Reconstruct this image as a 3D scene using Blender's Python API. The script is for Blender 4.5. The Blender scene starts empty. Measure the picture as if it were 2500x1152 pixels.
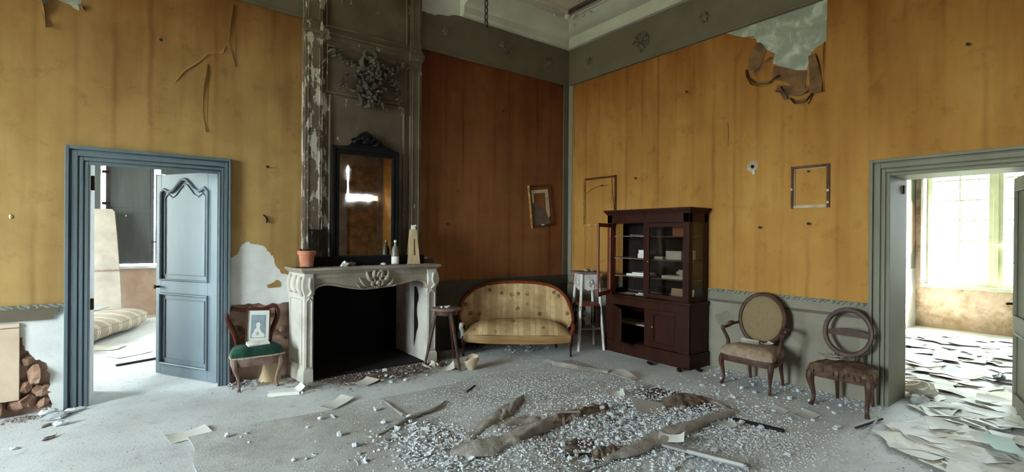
import bpy, bmesh, math, random
from math import sin, cos, pi, radians, sqrt
from mathutils import Vector, Matrix
from mathutils.geometry import tessellate_polygon
random.seed(7)
SC = bpy.context.scene
COL = SC.collection

# ------------------------------------------------------------------ camera, world, sun, windows' daylight, exposure
cam_d = bpy.data.cameras.new('camera')
cam = bpy.data.objects.new('camera', cam_d)
COL.objects.link(cam)
cam_d.sensor_fit = 'HORIZONTAL'
cam_d.sensor_width = 36.0
cam_d.lens = 36.0 * 1197.06 / 2500.0
cam_d.clip_start = 0.05
yaw, pit, rol = radians(37.1328), radians(-0.07625), radians(0.42396)
_f = Vector((sin(yaw), cos(yaw), 0)); _r = Vector((cos(yaw), -sin(yaw), 0)); _u = Vector((0, 0, 1))
f2 = _f * cos(pit) + _u * sin(pit); u2 = _u * cos(pit) - _f * sin(pit)
r3 = _r * cos(rol) + u2 * sin(rol); u3 = u2 * cos(rol) - _r * sin(rol)
cam.matrix_world = Matrix(((r3.x, u3.x, -f2.x, -5.50), (r3.y, u3.y, -f2.y, -5.77), (r3.z, u3.z, -f2.z, 1.55), (0, 0, 0, 1)))
SC.camera = cam

SC.view_settings.view_transform = 'Standard'
SC.view_settings.look = 'None'
SC.view_settings.gamma = 1.0
SC.view_settings.use_curve_mapping = False
SC.view_settings.exposure = 0.08

world = bpy.data.worlds.new('world')
SC.world = world
world.use_nodes = True
wn = world.node_tree.nodes
wn['Background'].inputs['Color'].default_value = (0.77, 0.89, 1.0, 1)
wn['Background'].inputs['Strength'].default_value = 76.0

def portal(name, loc, rot, sx, sy):
    """sky portal in a window opening: no light of its own, it only guides the sampling of the sky"""
    d = bpy.data.lights.new(name, 'AREA'); d.shape = 'RECTANGLE'; d.size = sx; d.size_y = sy
    d.cycles.is_portal = True
    o = bpy.data.objects.new(name, d); o.location = loc; o.rotation_euler = rot; COL.objects.link(o)
portal('portal_west_window', (-10.90, -2.40, 2.15), (0, radians(-90), 0), 2.9, 2.0)
portal('portal_left_room_window', (-9.35, 3.3, 1.9), (0, radians(-90), 0), 2.6, 2.0)
portal('portal_left_room_added_window', (-3.8, 6.1, 1.9), (radians(-90), 0, 0), 0.9, 2.1)  # portal of the added window beside the shuttered one
portal('portal_east_window', (5.90, -4.175, 1.85), (0, radians(90), 0), 2.2, 1.75)
portal('portal_rear_window', (-0.59, -8.25, 2.2), (radians(90), 0, 0), 0.9, 2.5)
portal('portal_far_window', (-5.28, 6.1, 1.9), (radians(-90), 0, 0), 1.6, 2.1)
sun_d = bpy.data.lights.new('sun', 'SUN'); sun_d.energy = 230.0; sun_d.angle = radians(0.6); sun_d.color = (1.0, 0.95, 0.85)
sun = bpy.data.objects.new('sun', sun_d); COL.objects.link(sun)
sun.rotation_euler = Vector((-0.50, 0.50, -0.71)).to_track_quat('-Z', 'Y').to_euler()

# ------------------------------------------------------------------ helpers
class MB:
    def __init__(s): s.v = []; s.f = []
    def add(s, vs, fs):
        n = len(s.v); s.v += [tuple(p) for p in vs]; s.f += [tuple(i + n for i in q) for q in fs]; return s
    def box(s, x0, x1, y0, y1, z0, z1):
        vs = [(x, y, z) for x in (x0, x1) for y in (y0, y1) for z in (z0, z1)]
        return s.add(vs, [(0, 1, 3, 2), (4, 6, 7, 5), (0, 4, 5, 1), (2, 3, 7, 6), (0, 2, 6, 4), (1, 5, 7, 3)])
    def beam(s, p, q, w, d, up=(0, 0, 1), w2=None, d2=None):
        p = Vector(p); q = Vector(q); t = (q - p).normalized(); up = Vector(up)
        a = t.cross(up)
        if a.length < 1e-4: a = t.cross(Vector((1, 0, 0)))
        a.normalize(); b = a.cross(t).normalized()
        w2 = w if w2 is None else w2; d2 = d if d2 is None else d2
        vs = []
        for c, ww, dd in ((p, w, d), (q, w2, d2)):
            for i, j in ((-1, -1), (1, -1), (1, 1), (-1, 1)): vs.append(c + a * i * ww / 2 + b * j * dd / 2)
        return s.add(vs, [(0, 1, 2, 3), (7, 6, 5, 4), (0, 4, 5, 1), (1, 5, 6, 2), (2, 6, 7, 3), (3, 7, 4, 0)])
    def loft(s, rings, closed=True, cap=True, loop=False):
        n = len(rings[0]); vs = [p for r in rings for p in r]; fs = []
        m = len(rings)
        for i in range(m if loop else m - 1):
            k = (i + 1) % m
            for j in range(n if closed else n - 1):
                l = (j + 1) % n
                fs.append((i * n + j, i * n + l, k * n + l, k * n + j))
        if cap and not loop and closed: fs += [tuple(range(n))[::-1], tuple(range((m - 1) * n, m * n))]
        return s.add(vs, fs)
    def tube(s, pts, r, n=8, loop=False, flat=1.0, up=None):
        pts = [Vector(p) for p in pts]; m = len(pts)
        rs = r if isinstance(r, (list, tuple)) else [r] * m
        rings = []; prev = None
        for i, p in enumerate(pts):
            if loop: t = pts[(i + 1) % m] - pts[i - 1]
            else: t = pts[min(i + 1, m - 1)] - pts[max(i - 1, 0)]
            t.normalize()
            if up is not None: a = t.cross(Vector(up))
            elif prev is None:
                a = t.cross(Vector((0, 0, 1)))
                if a.length < 1e-2: a = t.cross(Vector((0, 1, 0)))
            else: a = prev - t * prev.dot(t)
            if a.length < 1e-5: a = t.cross(Vector((0.3, 1, 0.2)))
            a.normalize(); prev = a; b = t.cross(a)
            rings.append([p + a * cos(2 * pi * k / n) * rs[i] + b * sin(2 * pi * k / n) * rs[i] * flat for k in range(n)])
        return s.loft(rings, loop=loop)
    def lathe(s, prof, n=20, c=(0, 0, 0), cap=True):
        rings = [[(c[0] + r * cos(2 * pi * k / n), c[1] + r * sin(2 * pi * k / n), c[2] + z) for k in range(n)] for r, z in prof]
        return s.loft(rings, cap=cap)
    def prism(s, poly, fn, d0, d1):
        n = len(poly)
        a = [Vector(fn(u, v, d0)) for u, v in poly]; b = [Vector(fn(u, v, d1)) for u, v in poly]
        tris = tessellate_polygon([[Vector((u, v, 0)) for u, v in poly]])
        fs = [tuple(t) for t in tris] + [tuple(i + n for i in t)[::-1] for t in tris]
        fs += [(i, (i + 1) % n, (i + 1) % n + n, i + n) for i in range(n)]
        return s.add(a + b, fs)
    def sheet(s, fn, nu, nv, th=0.0):
        vs = [Vector(fn(i / nu, j / nv)) for i in range(nu + 1) for j in range(nv + 1)]
        fs = [(i * (nv + 1) + j, (i + 1) * (nv + 1) + j, (i + 1) * (nv + 1) + j + 1, i * (nv + 1) + j + 1) for i in range(nu) for j in range(nv)]
        if th:
            n = len(vs); nm = [Vector((0, 0, 0)) for _ in vs]
            for q in fs:
                c = (vs[q[2]] - vs[q[0]]).cross(vs[q[3]] - vs[q[1]])
                for i in q: nm[i] += c
            vs2 = [v - (m.normalized() * th if m.length > 1e-12 else Vector((0, 0, th))) for v, m in zip(vs, nm)]
            top = [k for k in range(nv + 1)]
            rim = [j for j in range(nv + 1)] + [i * (nv + 1) + nv for i in range(1, nu + 1)] + [nu * (nv + 1) + j for j in range(nv - 1, -1, -1)] + [i * (nv + 1) for i in range(nu - 1, 0, -1)]
            fs = fs + [tuple(i + n for i in q)[::-1] for q in fs]
            m = len(rim)
            fs += [(rim[k], rim[(k + 1) % m], rim[(k + 1) % m] + n, rim[k] + n) for k in range(m)]
            vs = vs + vs2
        return s.add(vs, fs)
    def blob(s, c, r, seg=10, rings=7, jit=0.0, rnd=None):
        cx, cy, cz = c; rx, ry, rz = r; rnd = rnd or random
        rr = []
        for i in range(rings + 1):
            th = pi * i / rings; ring = []
            for k in range(seg):
                a = 2 * pi * k / seg; q = 1 + (rnd.uniform(-jit, jit) if jit else 0)
                w = max(sin(th), 0.03)
                ring.append((cx + rx * q * w * cos(a), cy + ry * q * w * sin(a), cz - rz * q * cos(th)))
            rr.append(ring)
        return s.loft(rr)
    def xf(s, M, start=0):
        for i in range(start, len(s.v)): s.v[i] = tuple(M @ Vector(s.v[i]))
        return s
    def mesh(s, name, mat, smooth=40):
        me = bpy.data.meshes.new(name)
        me.from_pydata(s.v, [], s.f); me.update()
        bm = bmesh.new(); bm.from_mesh(me)
        bmesh.ops.recalc_face_normals(bm, faces=bm.faces)
        bm.to_mesh(me); bm.free()
        if mat: me.materials.append(mat)
        if smooth:
            me.polygons.foreach_set('use_smooth', [True] * len(me.polygons))
            me.set_sharp_from_angle(angle=radians(smooth))
        return me
    def build(s, name, mat, parent=None, bevel=0, smooth=40, label=None, cat=None, group=None, kind=None, loc=None, rz=0):
        o = bpy.data.objects.new(name, s.mesh(name, mat, smooth)); COL.objects.link(o)
        if parent: o.parent = parent
        if bevel:
            m = o.modifiers.new('bevel', 'BEVEL'); m.width = bevel; m.segments = 2; m.limit_method = 'ANGLE'; m.angle_limit = radians(35)
        if loc: o.location = loc
        if rz: o.rotation_euler = (0, 0, rz)
        tag(o, label, cat, group, kind)
        return o

def tag(o, label=None, cat=None, group=None, kind=None):
    if label: o['label'] = label
    if cat: o['category'] = cat
    if group: o['group'] = group
    if kind: o['kind'] = kind
    return o
def thing(name, label, cat, loc=(0, 0, 0), rz=0, group=None, kind=None):
    o = bpy.data.objects.new(name, None); o.empty_display_size = 0.1; COL.objects.link(o)
    o.location = loc; o.rotation_euler = (0, 0, rz)
    return tag(o, label, cat, group, kind)
def struct(name, kind='structure', loc=(0, 0, 0)):
    o = bpy.data.objects.new(name, None); COL.objects.link(o); o.location = loc; o['kind'] = kind
    return o
def copyo(o, parent=None, loc=None, rot=None, scale=None):
    c = o.copy(); COL.objects.link(c)
    if parent: c.parent = parent
    if loc is not None: c.location = loc
    if rot is not None: c.rotation_euler = rot
    if scale is not None: c.scale = scale
    return c

def lerp(a, b, t): return a + (b - a) * t
def bez(p0, p1, p2, p3, n):
    out = []
    for i in range(n + 1):
        t = i / n; a = (1 - t)
        out.append(tuple(a ** 3 * w + 3 * a * a * t * x + 3 * a * t * t * y + t ** 3 * z for w, x, y, z in zip(p0, p1, p2, p3)))
    return out
def spline(pts, n=6):
    """Catmull-Rom through pts"""
    P = [Vector(p) for p in pts]; P = [P[0] * 2 - P[1]] + P + [P[-1] * 2 - P[-2]]
    out = []
    for i in range(1, len(P) - 2):
        for k in range(n):
            t = k / n; a, b, c, d = P[i - 1], P[i], P[i + 1], P[i + 2]
            out.append(0.5 * ((2 * b) + (c - a) * t + (2 * a - 5 * b + 4 * c - d) * t * t + (3 * b - a - 3 * c + d) * t ** 3))
    out.append(P[-2]); return out
def rag(pts, amp, n=3, rnd=random):
    """subdivide a 2-D polyline with ragged offsets"""
    out = []
    for (a, b), (c, d) in zip(pts, pts[1:]):
        for k in range(n):
            t = k / n; j = amp if k else amp * 0.3
            out.append((lerp(a, c, t) + rnd.uniform(-j, j), lerp(b, d, t) + rnd.uniform(-j, j)))
    out.append(pts[-1]); return out

# ------------------------------------------------------------------ materials
def H(h):
    h = h.lstrip('#'); c = [int(h[i:i + 2], 16) / 255 for i in (0, 2, 4)]
    return tuple(x / 12.92 if x <= 0.04045 else ((x + 0.055) / 1.055) ** 2.4 for x in c) + (1.0,)
class NT:
    def __init__(s, name):
        s.m = bpy.data.materials.new(name); s.m.use_nodes = True; s.t = s.m.node_tree; s.n = s.t.nodes
        s.b = s.n['Principled BSDF']; s.tc = s.n.new('ShaderNodeTexCoord')
    def link(s, a, b): s.t.links.new(a, b)
    def mp(s, scale=(1, 1, 1), loc=(0, 0, 0), rot=(0, 0, 0)):
        m = s.n.new('ShaderNodeMapping'); m.inputs['Scale'].default_value = scale; m.inputs['Location'].default_value = loc; m.inputs['Rotation'].default_value = rot
        s.link(s.tc.outputs['Object'], m.inputs['Vector']); return m.outputs['Vector']
    def noise(s, vec, scale, detail=5, rough=0.55, dist=0.0):
        n = s.n.new('ShaderNodeTexNoise'); n.inputs['Scale'].default_value = scale; n.inputs['Detail'].default_value = detail
        n.inputs['Roughness'].default_value = rough; n.inputs['Distortion'].default_value = dist
        s.link(vec, n.inputs['Vector']); return n.outputs['Fac']
    def voro(s, vec, scale, feature='F1'):
        n = s.n.new('ShaderNodeTexVoronoi'); n.feature = feature; n.inputs['Scale'].default_value = scale
        s.link(vec, n.inputs['Vector']); return n.outputs['Distance']
    def ramp(s, fac, stops):
        r = s.n.new('ShaderNodeValToRGB'); e = r.color_ramp.elements
        while len(e) < len(stops): e.new(0.5)
        for x, (p, c) in zip(e, stops):
            x.position = p; x.color = c if not isinstance(c, (int, float)) else (c, c, c, 1)
        s.link(fac, r.inputs['Fac']); return r.outputs['Color']
    def mix(s, fac, a, b, mode='MIX'):
        m = s.n.new('ShaderNodeMix'); m.data_type = 'RGBA'; m.blend_type = mode
        for sock, v in ((m.inputs[0], fac), (m.inputs[6], a), (m.inputs[7], b)):
            if isinstance(v, (int, float)): sock.default_value = v
            elif isinstance(v, tuple): sock.default_value = v
            else: s.link(v, sock)
        return m.outputs[2]
    def math(s, op, a, b=0.0, c=None):
        m = s.n.new('ShaderNodeMath'); m.operation = op
        for k, v in enumerate((a, b) if c is None else (a, b, c)):
            if isinstance(v, (int, float)): m.inputs[k].default_value = v
            else: s.link(v, m.inputs[k])
        return m.outputs[0]
    def sep(s, vec):
        x = s.n.new('ShaderNodeSeparateXYZ'); s.link(vec, x.inputs[0]); return x.outputs
    def bump(s, h, strength, dist=0.01):
        b = s.n.new('ShaderNodeBump'); b.inputs['Strength'].default_value = strength; b.inputs['Distance'].default_value = dist
        s.link(h, b.inputs['Height']); s.link(b.outputs['Normal'], s.b.inputs['Normal'])
    def done(s, col=None, rough=0.7, metal=0.0, spec=0.3):
        if col is not None:
            if isinstance(col, tuple): s.b.inputs['Base Color'].default_value = col
            else: s.link(col, s.b.inputs['Base Color'])
        if isinstance(rough, (int, float)): s.b.inputs['Roughness'].default_value = rough
        else: s.link(rough, s.b.inputs['Roughness'])
        s.b.inputs['Metallic'].default_value = metal
        s.b.inputs['Specular IOR Level'].default_value = spec
        return s.m
def simple(name, c1, c2, scale=6, stretch=(1, 1, 1), rough=0.75, bump=0.2, bscale=None, metal=0.0, spec=0.3, c3=None, dist=0.0, bd=0.01):
    t = NT(name); v = t.mp(stretch); n = t.noise(v, scale, 6, 0.6, dist)
    st = [(0.3, H(c1)), (0.68, H(c2))] if c3 is None else [(0.28, H(c1)), (0.5, H(c2)), (0.72, H(c3))]
    col = t.ramp(n, st)
    if bump: t.bump(t.noise(v, bscale or scale * 5, 5), bump, bd)
    return t.done(col, rough, metal, spec)
M = {}
def wallpaper(name, axis, cA, cB, cC):
    t = NT(name); st = (1, 1, 0.03) ; v = t.mp((1, 1, 1))
    sv = t.mp((2.4, 2.4, 0.16)); streak = t.noise(sv, 2.6, 4, 0.5)
    fine = t.noise(t.mp((14, 14, 0.5)), 4.0, 4, 0.6)
    cloud = t.noise(v, 1.1, 5, 0.6)
    blot = t.noise(v, 4.0, 7, 0.72)
    col = t.ramp(cloud, [(0.32, H(cA)), (0.55, H(cB)), (0.72, H(cC))])
    col = t.mix(t.ramp(streak, [(0.45, 0.0), (0.75, 0.28)]), col, t.mix(1.0, col, H('#b08a6c'), 'MULTIPLY'))
    col = t.mix(t.ramp(fine, [(0.52, 0.0), (0.85, 0.10)]), col, t.mix(1.0, col, H('#b09080'), 'MULTIPLY'))
    col = t.mix(t.ramp(blot, [(0.55, 0.0), (0.75, 0.45)]), col, t.mix(1.0, col, H('#a07c60'), 'MULTIPLY'))
    # paper widths: a darker overlapped joint every 0.53 m, with its own water marks
    xyz = t.sep(v); u = xyz[axis]
    wob = t.math('MULTIPLY', t.math('SUBTRACT', t.noise(t.mp((1, 1, 1.3)), 2.0, 3), 0.5), 0.05)
    fr = t.math('FRACT', t.math('MULTIPLY', t.math('ADD', u, wob), 1 / 0.265))
    d = t.math('ABSOLUTE', t.math('SUBTRACT', fr, 0.5))
    seam = t.math('SUBTRACT', 1.0, t.math('MINIMUM', t.math('DIVIDE', d, 0.13), 1.0))
    seam = t.math('MULTIPLY', seam, t.ramp(t.noise(t.mp((2.5, 2.5, 0.4), (3, 7, 1)), 1.6, 3), [(0.40, 0.02), (0.70, 0.6)]))
    col = t.mix(seam, col, t.mix(1.0, col, H('#ab8266'), 'MULTIPLY'))
    # browner towards the ceiling
    z = t.math('ADD', xyz[2], t.math('MULTIPLY', t.noise(t.mp((2.0, 2.0, 0.6)), 1.3, 5), 2.2))
    hi = t.math('DIVIDE', t.math('SUBTRACT', z, 3.0), 2.2)
    hi = t.math('MINIMUM', t.math('MAXIMUM', hi, 0.0), 1.0)
    col = t.mix(t.math('MULTIPLY', hi, 0.8), col, t.mix(1.0, col, H('#a06c48'), 'MULTIPLY'))
    t.bump(t.math('ADD', t.noise(v, 30, 4), t.math('MULTIPLY', streak, 1.5)), 0.12, 0.01)
    M[name] = t.done(col, 0.85, 0, 0.15)
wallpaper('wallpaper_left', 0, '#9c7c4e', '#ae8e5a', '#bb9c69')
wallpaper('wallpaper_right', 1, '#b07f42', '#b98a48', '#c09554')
wallpaper('wallpaper_shaded', 0, '#7c5132', '#8a5b37', '#92643d')  # darker, redder copy of the left paper, with the chimney's shade in its colour
M['plaster'] = simple('plaster', '#c9c6c0', '#dcdad6', 3.0, rough=0.9, bump=0.25, bscale=25, c3='#e6e5e2')
M['marble_stained'] = simple('marble_stained', '#7d7265', '#978b7c', 3.0, rough=0.6, bump=0.15, bscale=30, c3='#b0a597')
M['dado_shaded'] = simple('dado_shaded', '#423b30', '#4e463a', 2.0, rough=0.8, bump=0.12, bscale=40)  # darker dado colour: the corner's shade is put into the paint
M['plaster_grey'] = simple('plaster_grey', '#85867c', '#94958a', 5.0, rough=0.9, bump=0.3, bscale=25, c3='#d0cfc4', dist=0.8)
M['masonry'] = simple('masonry', '#5b4034', '#8d6a58', 5.0, rough=0.95, bump=0.7, bscale=14, c3='#a98d7c', bd=0.03)
M['pink_masonry'] = simple('pink_masonry', '#9c7a66', '#bfa08d', 4.0, rough=0.95, bump=0.5, bscale=18, c3='#cfbdb0', bd=0.02)
M['stone'] = simple('stone', '#6b4e40', '#96735f', 7.0, rough=0.95, bump=0.6, bscale=20, c3='#a98a78', bd=0.02)
M['soot'] = simple('soot', '#0a0908', '#16110e', 5.0, rough=0.95, bump=0.4)
M['grey_paint'] = simple('grey_paint', '#5f5546', '#6a5f50', 2.5, rough=0.75, bump=0.12, bscale=40)
M['green_grey'] = simple('green_grey', '#7c7463', '#8e8675', 2.0, rough=0.75, bump=0.12, bscale=40)
M['dado_paint'] = simple('dado_paint', '#807868', '#908878', 1.5, rough=0.8, bump=0.12, bscale=40, c3='#9c9483')
M['door_paint'] = simple('door_paint', '#566168', '#66727a', 2.0, stretch=(1, 1, 0.3), rough=0.55, bump=0.1, bscale=40, spec=0.4)
M['frame_green'] = simple('frame_green', '#767261', '#868271', 2.0, stretch=(1, 1, 0.3), rough=0.6, bump=0.1, bscale=40)
M['ceiling'] = simple('ceiling', '#c0b5a8', '#cfc6ba', 1.2, rough=0.9, bump=0.1, c3='#b7aa9f')
M['cornice'] = simple('cornice', '#bdbab0', '#d2cfc4', 1.6, rough=0.85, bump=0.15, bscale=20)
M['marble'] = simple('marble', '#a99f92', '#c6beb2', 3.0, rough=0.55, bump=0.15, bscale=30, c3='#d2ccc2')
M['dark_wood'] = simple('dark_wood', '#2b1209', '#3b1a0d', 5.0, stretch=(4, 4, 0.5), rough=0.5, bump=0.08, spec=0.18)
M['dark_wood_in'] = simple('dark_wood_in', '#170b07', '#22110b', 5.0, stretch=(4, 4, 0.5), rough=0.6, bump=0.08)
M['red_wood'] = simple('red_wood', '#5e2611', '#7e3b1b', 5.0, stretch=(4, 4, 0.5), rough=0.45, bump=0.08, spec=0.25)
M['walnut'] = simple('walnut', '#38231a', '#4d3326', 9.0, rough=0.5, bump=0.1, c3='#5f4636', spec=0.3)
M['dusty_wood'] = simple('dusty_wood', '#5d443a', '#7d655a', 6.0, rough=0.8, bump=0.15, c3='#96857c')
M['raw_wood'] = simple('raw_wood', '#8d7a68', '#a8977f', 6.0, stretch=(1, 1, 6), rough=0.8, bump=0.2)
M['dark_metal'] = simple('dark_metal', '#1b1c1d', '#2a2a2a', 8.0, rough=0.5, bump=0.2)
M['iron'] = simple('iron', '#2a211c', '#3d2f27', 20.0, rough=0.7, bump=0.3, metal=0.4)
M['white_paint'] = simple('white_paint', '#b9aea6', '#d8d0c9', 8.0, stretch=(2, 2, 0.6), rough=0.7, bump=0.2, c3='#8f7d72')
M['paper'] = simple('paper', '#d8d6cf', '#e8e7e2', 3.0, rough=0.8, bump=0.06)
M['paper_cream'] = simple('paper_cream', '#d5d0c3', '#e2ddd1', 3.0, rough=0.8, bump=0.06)
M['kraft'] = simple('kraft', '#b59a77', '#c8b08c', 4.0, rough=0.85, bump=0.25, bscale=12)
M['card'] = simple('card', '#c3a88f', '#d5bea6', 2.0, rough=0.8, bump=0.08, c3='#cbb39b')
M['terracotta'] = simple('terracotta', '#a8624a', '#bb7a60', 6.0, rough=0.85, bump=0.1, c3='#caa08c')
M['velvet'] = simple('velvet', '#0e2a20', '#1c4033', 9.0, rough=0.85, bump=0.2, c3='#36574a')
M['gold'] = simple('gold', '#7a4f22', '#a8773c', 12.0, rough=0.5, bump=0.2, c3='#d3b17c', spec=0.5)
M['gold_dark'] = simple('gold_dark', '#3f1f0d', '#5a3115', 12.0, rough=0.5, bump=0.2, c3='#6d4420', spec=0.3)
M['gesso'] = simple('gesso', '#a99176', '#cdbba2', 10.0, rough=0.8, bump=0.2)
M['cane'] = simple('cane', '#776447', '#8a7656', 40.0, rough=0.8, bump=0.3, bscale=150, c3='#806d4e')
M['seat_beige'] = simple('seat_beige', '#7d6956', '#957f69', 18.0, rough=0.9, bump=0.25, c3='#ad987f')
M['seat_brown'] = simple('seat_brown', '#3c2a20', '#5d4434', 14.0, rough=0.95, bump=0.9, bscale=60, c3='#8d7658', bd=0.02)
M['rug_roll'] = simple('rug_roll', '#7f766a', '#a09991', 5.0, rough=0.95, bump=0.7, bscale=45, c3='#b9b5af', bd=0.012)
M['rug_brown'] = simple('rug_brown', '#453224', '#77665a', 7.0, rough=0.95, bump=0.8, bscale=40, c3='#a59b92', bd=0.015)
M['chip'] = simple('chip', '#c2c5c8', '#d4d7da', 2.5, rough=0.9, bump=0.0, c3='#e6e8ea')
M['chip_brown'] = simple('chip_brown', '#6a5c52', '#8d8078', 6.0, rough=0.95, bump=0.0, c3='#b5aaa2')
M['wall_brown'] = simple('wall_brown', '#5a4a40', '#6a594c', 5.0, rough=0.85, bump=0.15, c3='#75655a')
M['mattress'] = None
M['glass_door'] = None

def glassmat(name, tint, refl):
    t = NT(name); n = t.n
    tr = n.new('ShaderNodeBsdfTransparent'); tr.inputs['Color'].default_value = tint
    gl = n.new('ShaderNodeBsdfGlossy'); gl.inputs['Roughness'].default_value = 0.06
    mx = n.new('ShaderNodeMixShader'); mx.inputs[0].default_value = refl
    t.link(tr.outputs[0], mx.inputs[1]); t.link(gl.outputs[0], mx.inputs[2])
    t.link(mx.outputs[0], n['Material Output'].inputs['Surface'])
    return t.m
M['glass_door'] = glassmat('old_glass', (0.80, 0.78, 0.74, 1), 0.07)
M['window_glass'] = glassmat('window_glass', (0.93, 0.95, 0.92, 1), 0.05)
def mirror_mat():
    t = NT('mirror_glass'); v = t.mp(); n = t.noise(v, 6, 6, 0.7)
    col = t.ramp(n, [(0.35, H('#b4a898')), (0.65, H('#d2c8bb'))])
    r = t.ramp(t.noise(v, 3, 5), [(0.3, 0.0), (0.7, 0.05)])
    m = t.done(col, r, 1.0, 0.5); return m
M['mirror_glass'] = mirror_mat()
def peeling():
    """grey panelling paint scaling off to white gesso, worst on the left stile"""
    t = NT('peeling_paint'); v = t.mp()
    base = t.ramp(t.noise(v, 3, 5), [(0.3, H('#53473a')), (0.6, H('#665949')), (0.75, H('#6c5745'))])
    n = t.noise(t.mp((1.6, 1.6, 0.6)), 6.5, 8, 0.66, 0.3)
    x = t.sep(v)[0]
    left = t.math('MINIMUM', t.math('MAXIMUM', t.math('DIVIDE', t.math('SUBTRACT', -3.78, x), 0.06), 0.0), 1.0)
    thr = t.math('ADD', n, t.math('MULTIPLY', left, 0.118))
    mask = t.ramp(thr, [(0.645, 0.0), (0.66, 1.0)])
    col = t.mix(mask, base, H('#b5aca0'))
    brown = t.ramp(t.noise(v, 2.2, 4), [(0.55, 0.0), (0.7, 0.6)])
    col = t.mix(t.math('MULTIPLY', brown, t.math('SUBTRACT', 1.0, mask)), col, H('#4d372b'))
    t.bump(t.math('ADD', mask, t.math('MULTIPLY', n, 0.4)), 0.35, 0.006)
    return t.done(col, 0.7, 0, 0.25)
M['peeling'] = peeling()
def fabric():
    """faded striped and flowered silk: stripes across local x, flowers scattered between"""
    t = NT('flowered_silk'); v = t.mp(); xyz = t.sep(v)
    u = t.math('FRACT', t.math('MULTIPLY', t.math('ADD', xyz[0], 10.0), 1 / 0.225))
    d = t.math('ABSOLUTE', t.math('SUBTRACT', u, 0.5))
    line = t.ramp(d, [(0.0, 1.0), (0.03, 0.0)])
    band = t.ramp(d, [(0.24, 0.0), (0.29, 1.0)])
    base = t.ramp(t.noise(v, 7, 6), [(0.3, H('#ad8c62')), (0.55, H('#c4a67a')), (0.75, H('#d4b98e'))])
    base = t.mix(t.math('MULTIPLY', band, 0.6), base, H('#a07f55'))
    base = t.mix(t.math('MULTIPLY', line, 0.6), base, H('#7a5a38'))
    vor = t.n.new('ShaderNodeTexVoronoi'); vor.inputs['Scale'].default_value = 7.0; vor.inputs['Randomness'].default_value = 0.8
    t.link(t.mp((1, 0.6, 1)), vor.inputs['Vector'])
    fl = t.ramp(vor.outputs['Distance'], [(0.15, 1.0), (0.26, 0.0)])
    brk = t.ramp(t.noise(v, 40, 3), [(0.38, 0.2), (0.5, 1.0)])
    base = t.mix(t.math('MULTIPLY', t.math('MULTIPLY', fl, brk), 0.85), base, H('#5f3d20'))
    dirt = t.ramp(t.noise(v, 2.5, 5), [(0.5, 0.0), (0.8, 0.7)])
    base = t.mix(dirt, base, t.mix(1.0, base, H('#9a8468'), 'MULTIPLY'))
    t.bump(t.noise(v, 60, 3), 0.12, 0.004)
    return t.done(base, 0.75, 0, 0.3)
M['silk'] = fabric()
def stripes():
    t = NT('mattress_ticking'); v = t.mp(); xyz = t.sep(v)
    u = t.math('FRACT', t.math('MULTIPLY', t.math('ADD', xyz[1], 10.0), 1 / 0.26))
    d = t.math('ABSOLUTE', t.math('SUBTRACT', u, 0.5))
    b = t.ramp(d, [(0.06, 1.0), (0.075, 0.0), (0.13, 0.0), (0.145, 1.0)])
    s2 = t.ramp(d, [(0.05, 0.0), (0.06, 1.0), (0.10, 1.0), (0.11, 0.0)])
    base = t.ramp(t.noise(v, 5, 5), [(0.3, H('#8f8374')), (0.7, H('#a89c8e'))])
    col = t.mix(s2, base, H('#dad4c8'))
    t.bump(t.noise(v, 40, 3), 0.1, 0.005)
    return t.done(col, 0.85, 0, 0.2)
M['mattress'] = stripes()
def floormat():
    t = NT('dusty_floor'); v = t.mp()
    n1 = t.noise(v, 1.1, 7, 0.62); n2 = t.noise(v, 9, 6, 0.7); n3 = t.noise(v, 55, 4, 0.7)
    col = t.ramp(n1, [(0.3, H('#bdbebf')), (0.52, H('#cfd1d2')), (0.72, H('#dcdee0'))])
    col = t.mix(t.ramp(n2, [(0.55, 0.0), (0.78, 0.55)]), col, H('#8a827a'))
    col = t.mix(t.ramp(n3, [(0.62, 0.0), (0.72, 0.5)]), col, H('#6e6863'))
    # soot and earth washed out of the hearth
    xyz = t.sep(v)
    dx = t.math('DIVIDE', t.math('ADD', xyz[0], 3.25), 1.15); dy = t.math('DIVIDE', t.math('ADD', xyz[1], 0.15), 0.85)
    r = t.math('SQRT', t.math('ADD', t.math('MULTIPLY', dx, dx), t.math('MULTIPLY', dy, dy)))
    r = t.math('ADD', r, t.math('MULTIPLY', t.math('SUBTRACT', n2, 0.5), 0.9))
    col = t.mix(t.ramp(r, [(0.72, 0.92), (1.0, 0.0)]), col, t.ramp(n3, [(0.35, H('#3a241a')), (0.65, H('#5c4335'))]))
    # boards' joints, filled with dust, running to the right wall
    fr = t.math('FRACT', t.math('MULTIPLY', xyz[1], 1 / 0.22))
    j = t.ramp(t.math('ABSOLUTE', t.math('SUBTRACT', fr, 0.5)), [(0.0, 0.22), (0.02, 0.0)])
    col = t.mix(j, col, H('#77726d'))
    t.bump(t.math('ADD', n2, t.math('MULTIPLY', n3, 0.7)), 0.35, 0.012)
    return t.done(col, 0.9, 0, 0.15)
M['floor'] = floormat()
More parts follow.
